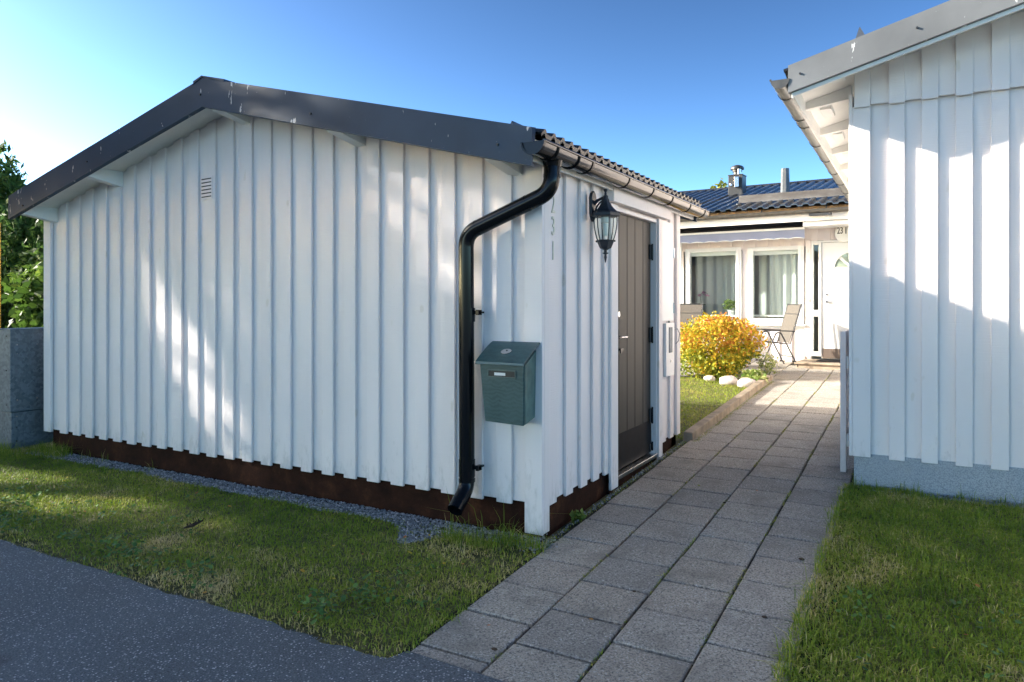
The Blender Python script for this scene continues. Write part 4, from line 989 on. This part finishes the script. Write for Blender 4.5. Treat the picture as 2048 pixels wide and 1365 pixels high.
def keep_front(x, y):
    if y < front_edge(x)+.03*nz(x, y, 9, 3): return 0
    rx = .085+.03*nz(0, y, 4, 8)
    if x > rx: return 0
    if y > -.12 and x > XL-.02: return 0
    if x > XL-.02 and y > -gravel_w(x): return .04 if x < -1.1 else .12
    if abs(x) < 3.2 and y > -.62 and -.25 < x: return .55
    if y < front_edge(x)+.10: return .55
    return 1
P, T = scatter(-8.5, .12, -1.66, 3.0, 300000, lambda x, y: keep_front(x, y) if (y < 0 or x < XL-.1) and (x > -6 or RNG.random() < .5) else 0, 1)
edge = np.clip((P[:, 1]+1.60)/.22, 0, 1); edge2 = np.clip((.10-P[:, 0])/.45, 0, 1)
T = T+.24*(1-edge)+.16*(1-edge2)
blades('front_grass', P, .025, .0054, 'mown grass verge with dry patches between the road and the shed', T, seed=1)
def right_edge(y): return 1.555+.035*nz(3, y, 2.5, 8)+.02*nz(3, y, 9, 8)+(.0 if y < -.3 else 0)
def keep_right(x, y):
    if x < right_edge(y) or y > WY-.03: return 0
    if y < -1.58: return 0
    if y > WY-.12 and x > 2.1: return .25
    return 1
P, T = scatter(1.48, 5.2, -1.62, 2.09, 150000, keep_right, 2)
edge = np.clip((P[:, 1]+1.6)/.8, 0, 1); T = T+.22*(1-edge)
blades('side_grass', P, .030, .0056, 'mown grass between the path and the right building', T+.02, seed=2)
P, T = scatter(-5.5, .02, 3.05, 7.6, 60000, lambda x, y: 1 if (y < 7.35 and (x > -4)) else 0, 3)
T = T*.6+.22
blades('back_grass', P, .030, .006, 'sunlit green lawn behind the shed, edged by a timber kerb', T, seed=3)
# tufts: long grass along the walls, cabinet and gravel
tp = []; rg = np.random.default_rng(4)
def tuft(x, y, n, s, h): 
    for _ in range(n): tp.append((x+rg.normal()*s, y+rg.normal()*s, 0, h*rg.uniform(.6, 1.3)))
for _ in range(90): tuft(rg.uniform(1.62, 4.6), 2.05, 5, .02, 1.2)
for _ in range(26): tuft(rg.uniform(-5.62, -5.2), -.10, 22, .06, 1.7)
for _ in range(16): tuft(rg.uniform(-6.4, -5.7), -.32, 22, .06, 1.8)
for _ in range(10): tuft(-.40+rg.normal()*.10, -.28, 24, .04, 1.6)
for _ in range(14): tuft(-.10+rg.normal()*.08, -.17, 22, .035, 1.4)
for x in (-.62, -.42, -.25, -.22, -.52): tuft(x, -.09, 4, .012, 3.2)
for x in (-4.9, -4.6, -3.9): tuft(x, -.06, 12, .03, 1.3)
for _ in range(40): tuft(right_edge(rg.uniform(-.5, 2))+.02, rg.uniform(-1, 2), 8, .02, 1.1)
P = np.array(tp); P[:, 2] = [ground(y) for y in P[:, 1]]
P = P[~((P[:, 0] > XL) & (P[:, 0] < .0) & (P[:, 1] > -.02))]
blades('grass_tufts', P, .07, .0042, 'longer grass tufts along the foot of the walls', .35+.25*rg.normal(size=len(P)), seed=4)
# clover and plantain near the road
def weeds(name, pts, size, label, mat, seed, tilt=.35):
    rg = np.random.default_rng(seed); n = len(pts); P = np.array(pts)
    a = rg.uniform(0, 2*np.pi, n); d = np.stack([np.cos(a), np.sin(a), rg.normal(0, tilt, n)], 1)*size*rg.uniform(.6, 1.4, n)[:, None]
    s = np.stack([-np.sin(a), np.cos(a), rg.normal(0, tilt, n)], 1)*size*.42*rg.uniform(.6, 1.3, n)[:, None]
    V = np.stack([P, P+d*.35+s, P+d*.8+s*.8, P+d*1.05, P+d*.8-s*.8, P+d*.35-s], 1).reshape(-1, 3); i = np.arange(n)*6
    T = np.concatenate([np.stack([i, i+k, i+k+1], 1) for k in (1,2,3,4)])
    o = fastmesh(name, V, T, mat, None, np.repeat(rg.random(n), 6)); o['kind'] = 'stuff'; o['label'] = label; o['category'] = 'weeds'; return o
pts = []
for _ in range(260):
    x = rg.uniform(-4.5, -.1); y = front_edge(x)+.06+abs(rg.normal())*.38
    if y > -.45 or nz(x, y, 1.5, 12) < -.05: continue
    for _ in range(int(rg.integers(4, 12))):
        px, py = x+rg.normal()*.045, y+rg.normal()*.045
        pts.append((px, py, ground(py)+rg.uniform(.012, .05)))
for _ in range(50):
    x = rg.uniform(1.7, 3.4); y = rg.uniform(-1.4, .2)
    for _ in range(5): px, py = x+rg.normal()*.04, y+rg.normal()*.04; pts.append((px, py, ground(py)+rg.uniform(.01, .045)))
weeds('clover', pts, .026, 'clover and plantain leaves scattered through the mown grass', CLOVER, 5)
# moss and tiny weeds in the slab joints
jp = []
for X in (.4615, .8465, 1.2265, 1.6065):
    for _ in range(1500):
        y = rg.uniform(-1.4, 8.5)
        if nz(X*7, y, 2.2, 4) > -.05+.2*rg.random(): jp.append((X+rg.normal()*.006, y, ground(y)-.004, rg.uniform(.4, 1.4)))
for _ in range(900):
    y = rg.uniform(-.2, 3.0); jp.append((.055+rg.normal()*.015, y, ground(y)-.004, rg.uniform(.3, 1.2)))
for _ in range(1600):
    y = rg.uniform(3.0, 7.4); jp.append((.135+abs(rg.normal())*.02, y, ground(y)+.001, rg.uniform(.3, 1.0)))
P = np.array(jp); blades('joint_moss', P, .014, .005, 'moss and small weeds growing in the slab joints', .55+.2*rg.normal(size=len(P)), seed=6, lean=1.2)
# gravel
def gravel():
    rg = np.random.default_rng(8); pts = []
    while len(pts) < 7600:
        x = rg.uniform(XL-.1, .0); y = -rg.uniform(0, .56)
        if y < -gravel_w(x)-.02*rg.random(): continue
        pts.append((x, y, rg.uniform(.006, .012)))
    for _ in range(500):
        y = rg.uniform(-.12, 3.0); pts.append((.045+rg.normal()*.012, y, rg.uniform(.004, .009)))
    for _ in range(160): pts.append((.02+rg.normal()*.05, -.09+rg.normal()*.06, rg.uniform(.006, .012)))
    for _ in range(420): x = rg.uniform(2.2, 4.6); pts.append((x, 2.04+rg.normal()*.03, rg.uniform(.006, .011)))
    for _ in range(140): pts.append((rg.uniform(.08, 1.5), rg.uniform(-1.3, 5), rg.uniform(.002, .005)))
    for _ in range(1500):
        x = rg.uniform(-4.5, .3); pts.append((x, front_edge(x)-abs(rg.normal())*.05+.01, rg.uniform(.0015, .0055)))
    for _ in range(500): pts.append((rg.uniform(.1, 1.8), -1.53-abs(rg.normal())*.06, rg.uniform(.0015, .006)))
    base = np.array([(1,0,0),(-1,0,0),(0,1,0),(0,-1,0),(0,0,1),(0,0,-1)], float)
    T0 = np.array([(0,2,4),(2,1,4),(1,3,4),(3,0,4),(2,0,5),(1,2,5),(3,1,5),(0,3,5)])
    n = len(pts); P = np.array(pts); s = P[:, 2][:, None, None]*rg.uniform(.6, 1.3, (n, 6, 1))*np.array((1,1,.75))
    A = rg.normal(size=(n, 3, 3)); Q = np.linalg.qr(A)[0]
    V = np.einsum('ij,njk->nik', base, Q)*s; C = np.stack([P[:, 0], P[:, 1], np.array([ground(y) for y in P[:, 1]])+P[:, 2]*.35-.003], 1)
    V = (V+C[:, None, :]).reshape(-1, 3); T = (np.arange(n)[:, None, None]*6+T0).reshape(-1, 3)
    o = fastmesh('gravel', V, T, GRAVEL); o['kind'] = 'stuff'; o['label'] = 'grey crushed gravel strip along the shed plinth'; o['category'] = 'gravel'
gravel()

# ------------------------------------------------------------------ little things on the ground
wd = empty('dandelion_plant', 'small bright green weed at the foot of the shed side wall', 'weed', (.045, .42, ground(.42)))
leaves(None, 26, .035, LEAF_H, 'leaf', wd, lambda rg, n: np.array((0,0,.03))+rg.normal(size=(n,3))*np.array((.018,.03,.018)), (0,.35), 15)
fb = MB(); fb.tube([(-.05,-.03,.012),(.0,0,.03),(.05,.04,.06)], [.006,.012,.004], 6)
for k in range(12): a = k*2.4; fb.bar((-.04+.008*k,-.024+.005*k,.015+.004*k), (-.04+.008*k+.018*math.cos(a),-.024+.005*k+.018*math.sin(a),.03+.004*k), .008, .003)
fb = fb.build('bark_piece', simple('dark_bark', (.025,.013,.009), .9), None, loc=(-2.16,-.92,ground(-.9)+.012)); tag(fb, 'small dark curled piece of bark lying on the grass verge', 'bark')
for i, (x, y, r) in enumerate([(.42,-1.32,.012),(.77,-.48,.009),(1.42,-.47,.011),(1.48,.35,.014),(.85,1.2,.010)]):
    o = MB(); o.lathe((0,0,0), [(0,r*.9),(r*.8,r*.6),(r,r*.2),(r*.7,0),(0,0)], 8, .3, 1.3, .9); o = o.build('fallen_leaf', simple('dead_leaf_%d' % i, (.06,.035,.022), .9) if i == 0 else bpy.data.materials['dead_leaf_0'], None, loc=(x, y, ground(y)+.004))
    tag(o, ['dark dead leaf on the slab nearest the road', 'dark dead leaf on the second column of slabs', 'dark dead leaf by the lawn edge, nearest the camera', 'curled dark dead leaf by the lawn edge, farther from the road', 'small dark leaf on the slabs across from the shed door'][i], 'leaf', 'dead leaves on the path')

# boulders
for i, (x, y, r, lb) in enumerate([(-.74,7.18,.085,'smallest pale boulder, left of the three at the foot of the orange bush'),(-.40,6.92,.135,'middle pale boulder of the three at the foot of the orange bush'),(-.10,6.78,.135,'right pale boulder of the three, against the timber kerb')]):
    m = MB(); nr, nc = 9, 16; V = []
    for a in range(nr+1):
        th = math.pi*a/nr
        for b in range(nc):
            ph = 2*math.pi*b/nc; d = Vector((math.sin(th)*math.cos(ph), math.sin(th)*math.sin(ph), math.cos(th)))
            k = 1+.22*mnoise.noise(d*1.5+Vector((i*3,0,0)))+.07*mnoise.noise(d*4+Vector((i*3,0,0)))
            V.append((d.x*r*k*1.12, d.y*r*k*.85, d.z*r*k*.62))
    m.add(V, [(a*nc+b, (a+1)*nc+b, (a+1)*nc+(b+1) % nc, a*nc+(b+1) % nc) for a in range(nr) for b in range(nc)])
    o = m.build('boulder', STONE, None, smooth=True, loc=(x, y, ground(y)+r*.30)); tag(o, lb, 'boulder', 'boulders by the bush')

# orange bush
bz = ground(7.8)
bu = empty('autumn_bush', 'round bush with orange, yellow and green autumn leaves on the back lawn', 'bush', (-.72, 7.75, bz))
def bush_t(P, rg, n):
    return .10+.52*np.clip(P[:, 2]/.95, 0, 1)+.20*rg.normal(size=n)+.35*np.array([mnoise.noise(Vector(p*4.5)) for p in P])+.10*P[:, 0]
leaves(None, 10500, .036, LEAF_A, 'foliage', bu, ellipsoid((-.05,0,.42), (.74,.64,.54), .45, 18, 2), bush_t, 11, ell=1.5)
leaves(None, 800, .034, LEAF_A, 'foliage', bu, ellipsoid((.05,0,.80), (.30,.3,.26), .2, 6, 5), bush_t, 12, ell=1.5)
mb = MB(); rr = random.Random(2)
for k in range(34):
    a = rr.uniform(0, 6.28); r = rr.uniform(.2, .62); h = rr.uniform(.4, 1.0)*math.sqrt(max(.15, 1-(r/.75)**2)); mb.tube([(.05*math.cos(a),.05*math.sin(a),0),(r*.5*math.cos(a),r*.5*math.sin(a),h*.55),(r*math.cos(a),r*math.sin(a),h)], [.008,.005,.003], 5)
mb.build('stem', BARK, bu)
hs = empty('hosta', 'pale variegated leafy plant between the boulders and the kerb end', 'plant', (-.06, 7.12, ground(7.12)))
leaves(None, 420, .055, LEAF_H, 'foliage', hs, ellipsoid((0,0,.07), (.26,.22,.13), .2, 5, 4), (0,1), 13, ell=1.7)
mb = MB()
for k in range(9): a = k*.7; mb.tube([(0,0,0),(.10*math.cos(a),.10*math.sin(a),.06)], .004, 5)
mb.build('stem', LEAF, hs)
dp2 = empty('seed_head_plant', 'wispy pale plant beside the right end of the orange bush', 'plant', (.02, 7.75, bz))
leaves(None, 260, .025, LEAF_H, 'foliage', dp2, ellipsoid((0,0,.22), (.22,.18,.22), .1, 4, 9), (.5,1), 14, ell=2.2)
mb = MB()
for k in range(9): a = k*.7; mb.tube([(0,0,0),(.12*math.cos(a),.12*math.sin(a),.25)], .003, 5)
mb.build('stem', LEAF_H, dp2)

# ------------------------------------------------------------------ cabinet and yellow post, left of the shed
gc = empty('electrical_cabinet', 'grey galvanised steel cabinet standing at the left end of the shed', 'cabinet', (-5.95, -.19, 0))
mb = MB(); mb.box(-.27, .0, .0, 1.6, -.06, .372); mb.build('base', GALV, gc, bevel=.004)
mb = MB(); mb.box(-.275, .008, -.012, 1.62, .378, 1.212); bo = mb.build('body', GALV, gc, bevel=.004)
mb = MB(); mb.box(-.285, .016, -.022, 1.63, 1.213, 1.224); mb.build('top', GALV, gc, bevel=.003)
for y, z in ((.05,1.06),(.05,.97),(.24,1.06),(.24,.5),(.05,.5),(.05,.33),(.05,.22),(.05,.08)):
    s = MB(); xx = .008 if z > .378 else .0; s.tube([(xx, y, z), (xx+.005, y, z)], .008, 8); s.build('rivet', STEEL, gc)
for z in (.45, .8, 1.15):
    s = MB(); s.tube([(-.06, -.018, z), (-.06, -.012, z)], .008, 8); s.build('rivet', STEEL, gc)
yp = MB(); yp.box(-.03, .03, -.03, .03, -.1, 2.42); yp = yp.build('yellow_post', YEL, None, bevel=.006, loc=(-7.27, .30, 0)); tag(yp, 'yellow painted square steel post at the left edge by the cabinet', 'post')
# leaf litter on the verge
rgl = np.random.default_rng(77); lp = []
for _ in range(60):
    x = rgl.uniform(-5, 0); lp.append((x, rgl.uniform(-1.7, -.3), 0))
for _ in range(26): lp.append((rgl.uniform(.1, 4), rgl.uniform(-1.4, 2), 0))
lp = [(x, y, ground(y)+(.022 if (x < .05 or x > 1.6) else .006)) for x, y, _ in lp if y > -1.55]
weeds('leaf_litter', lp, .024, 'small dry fallen leaves scattered over grass and slabs', LEAF_A, 78, .2)

# ------------------------------------------------------------------ trees
def blade_dir(s): return s
def tree(label, cat, name, loc, h, crown, mat, n, size, seed, trunk_r=.12, gap=None, hollow=.25, lumps=14, tint=None, ell=1.7, group=None):
    t = empty(name, label, cat, loc, 0, group)
    rr = random.Random(seed); mb = MB(); cx, cy, cz = crown[0]; rx, ry, rz = crown[1]
    mb.tube([(0,0,-.1),(.04,.02,h*.25),(cx*.5,cy*.5,cz-rz*.3),(cx,cy,cz+rz*.4)], [trunk_r,trunk_r*.8,trunk_r*.55,trunk_r*.2], 10); mb.build('trunk', BARK, t, smooth=True)
    mb = MB()
    for k in range(16):
        a = rr.uniform(0, 6.28); e = rr.uniform(-.2, 1.1); z0 = cz-rz*.6+rr.random()*rz*.9
        p1 = (cx+rx*.45*math.cos(a)*math.cos(e), cy+ry*.45*math.sin(a)*math.cos(e), z0+rz*.3*math.sin(e)+.1)
        p2 = (cx+rx*.85*math.cos(a)*math.cos(e), cy+ry*.85*math.sin(a)*math.cos(e), z0+rz*.55*math.sin(e)+.2)
        mb.tube([(cx*.7,cy*.7,z0-.1), p1, p2], [trunk_r*.35,trunk_r*.2,trunk_r*.07], 6)
    mb.build('branches', BARK, t)
    sh = ellipsoid(crown[0], crown[1], hollow, lumps, seed)
    def shape(rg, n):
        P = sh(rg, n)
        if gap:
            k = gap(P+np.array(loc), rg); P = P[k]
        return P
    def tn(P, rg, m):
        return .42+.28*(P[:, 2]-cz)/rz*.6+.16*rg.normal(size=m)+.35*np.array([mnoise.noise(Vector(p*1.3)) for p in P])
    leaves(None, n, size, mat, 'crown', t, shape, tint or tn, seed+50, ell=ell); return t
# seen over the cabinet
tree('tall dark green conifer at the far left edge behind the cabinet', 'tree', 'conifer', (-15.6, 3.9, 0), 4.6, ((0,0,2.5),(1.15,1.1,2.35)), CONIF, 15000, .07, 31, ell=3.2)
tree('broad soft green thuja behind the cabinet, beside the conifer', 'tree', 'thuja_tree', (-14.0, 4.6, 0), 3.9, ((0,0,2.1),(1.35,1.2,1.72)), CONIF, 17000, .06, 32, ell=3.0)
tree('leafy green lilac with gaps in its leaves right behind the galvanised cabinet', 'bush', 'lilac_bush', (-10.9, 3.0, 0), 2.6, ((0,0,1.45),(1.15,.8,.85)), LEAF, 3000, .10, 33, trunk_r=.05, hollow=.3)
tree('yellow-green rounded tree beyond the dark shrub', 'tree', 'maple_tree', (-15.6, 7.4, 0), 4.2, ((0,0,2.9),(1.3,1.2,1.25)), LEAF_Y, 7000, .09, 34)
tree('dark purple-leaved shrub between the thuja and the shed corner', 'bush', 'purple_bush', (-12.4, 5.35, 0), 3.4, ((0,0,2.2),(.8,.8,.85)), LEAF_D, 5000, .07, 35, trunk_r=.05)
ms = leaves(None, 500, .07, FLOWER, 'white_blossom', None, ellipsoid((0,0,0), (.6,.5,.5), .2, 5, 3), (0,1), 36); ms.location = (-12.9, 5.15, 2.45); tag(ms, 'white blossom clusters between the thuja and the purple shrub', 'blossom', kind='stuff')
# far hedge that closes the horizon left of the shed and behind the houses
def hedge(label, name, x0, x1, y0, y1, h, n, seed, mat=LEAF, size=.22):
    rg = np.random.default_rng(seed)
    def sh(r, m):
        t = r.random(m); P = np.stack([x0+(x1-x0)*t, y0+(y1-y0)*t, np.zeros(m)], 1); hh = np.array([h*(.75+.3*mnoise.noise(Vector((p[0]*.25, p[1]*.25, seed)))) for p in P])
        P[:, 2] = r.random(m)**.8*hh; P[:, :2] += r.normal(size=(m, 2))*.5; return P
    o = leaves(None, n, size, mat, name, None, sh, (0, 1), seed); tag(o, label, 'hedge', kind='stuff'); return o
hedge('distant green hedge far beyond the cabinet and trees', 'far_hedge', -60, -20, -8, 30, 3.2, 16000, 41)
hedge('unseen hedge added behind the maples to block low sky glow', 'glow_block_hedge', -15.5, -15.5, -16, 1.0, 2.5, 18000, 43, size=.2)  # out of view, added to keep low sky glow off the walls and cabinet
tree('yellow-leaved tree top behind the far house roof, left of its chimney', 'tree', 'birch_tree', (-4.4, 24, .4), 5.6, ((0,0,4.1),(1.0,1.0,1.45)), LEAF_Y, 3500, .14, 37)
# neighbouring trees across the road, behind the camera to the left: they shade the shed front, the road and the lawns
sd = np.array(SUN)
def px_gap(P, rg):
    """openings in the crowns through which sun reaches the shed front and the verge"""
    keep = np.ones(len(P), bool); lam = (0-P[:, 1])/sd[1]; W = P+lam[:, None]*sd
    lamg = (-.03-P[:, 2])/sd[2]; G = P+lamg[:, None]*sd
    for (x, z, ax, az, rot, dens) in WALLHOLES:
        dx, dz = W[:, 0]-x, W[:, 2]-z; c, s = math.cos(rot), math.sin(rot)
        u, v = (dx*c+dz*s)/ax, (-dx*s+dz*c)/az; ins = (u*u+v*v < 1); keep &= ~(ins & (rg.random(len(P)) < dens))
    for (x, y, ax, ay, rot, dens) in GRASSHOLES:
        dx, dy = G[:, 0]-x, G[:, 1]-y; c, s = math.cos(rot), math.sin(rot)
        u, v = (dx*c+dy*s)/ax, (-dx*s+dy*c)/ay; ins = (u*u+v*v < 1); keep &= ~(ins & (rg.random(len(P)) < dens))
    # keep the top of the crowns low enough for the sun to reach the right building's gable
    lr = (WY-P[:, 1])/sd[1]; Wr = P+lr[:, None]*sd
    keep &= ~((Wr[:, 2] > 1.25) & (Wr[:, 0] > 1.3) & (Wr[:, 0] < 5))
    return keep
def grass_gap(P, rg):
    keep = np.ones(len(P), bool); lamg = (-.03-P[:, 2])/sd[2]; G = P+lamg[:, None]*sd
    for (x, y, ax, ay, rot, dens) in GRASSHOLES[:2]:
        keep &= ~((((G[:, 0]-x)/ax)**2+((G[:, 1]-y)/ay)**2 < 1) & (rg.random(len(P)) < dens))
    return keep
WALLHOLES = [(-3.60,1.30,.95,.30,R(-62),.98), (-3.10,.72,.95,.26,R(-58),.95), (-3.2,1.1,1.6,.75,R(-56),.62), (-2.4,.75,1.3,.40,R(-52),.78), (-1.75,.95,1.0,.35,R(-50),.70), (-2.2,1.5,.8,.3,R(-50),.6),
             (-4.4,1.9,.2,.2,0,.95), (-4.9,.7,.9,.25,R(-70),.82), (-5.3,1.6,.6,.15,R(-75),.7), (-.75,1.95,.9,.40,R(-14),.85), (-.35,1.45,.6,.3,R(-30),.82), (-1.1,1.3,.7,.35,R(-30),.65), (-1.0,2.62,.7,.25,R(-14),.85), (-4.6,2.62,.6,.22,R(14),.8)]
GRASSHOLES = [(-4.2,-.86,2.4,.44,0,.998), (-2.7,-1.02,1.1,.30,0,.98), (-2.2,-1.38,.6,.14,0,.95), (-2.0,-.55,.7,.16,0,.9), (-1.3,-.55,.4,.12,0,.75), (2.6,-1.3,.8,.15,0,.7)]
for i, (x, y, cz, rx, ry, rz, lb) in enumerate([(-12.3,-3.9,5.5,2.2,2.6,2.8,'big leafy maple across the road, nearest the shed'), (-12.6,-7.4,5.2,2.1,2.4,2.6,'big leafy maple across the road, second from the shed'), (-13.5,-11.0,5.4,2.3,2.6,2.9,'big leafy maple across the road, third from the shed'), (-16.0,-6.2,7.0,2.2,3.2,2.0,'tall leafy maple behind the row across the road'),(-12.5,-15.0,5.6,2.4,3.0,3.0,'big leafy maple across the road, farthest from the shed'),(-12.9,-2.1,3.6,1.4,1.6,1.8,'unseen small maple added to shade the cabinet')]):  # last, small maple is an unseen addition that shades the cabinet
    tree(lb, 'tree', 'shade_maple', (x, y, -.06), cz+rz, ((0,0,cz),(rx,ry,rz)), LEAF, 34000, .135, 60+i, trunk_r=.22, gap=(px_gap if i < 5 else grass_gap), hollow=.15, lumps=24, group='maples across the road', tint=(.2,.9))
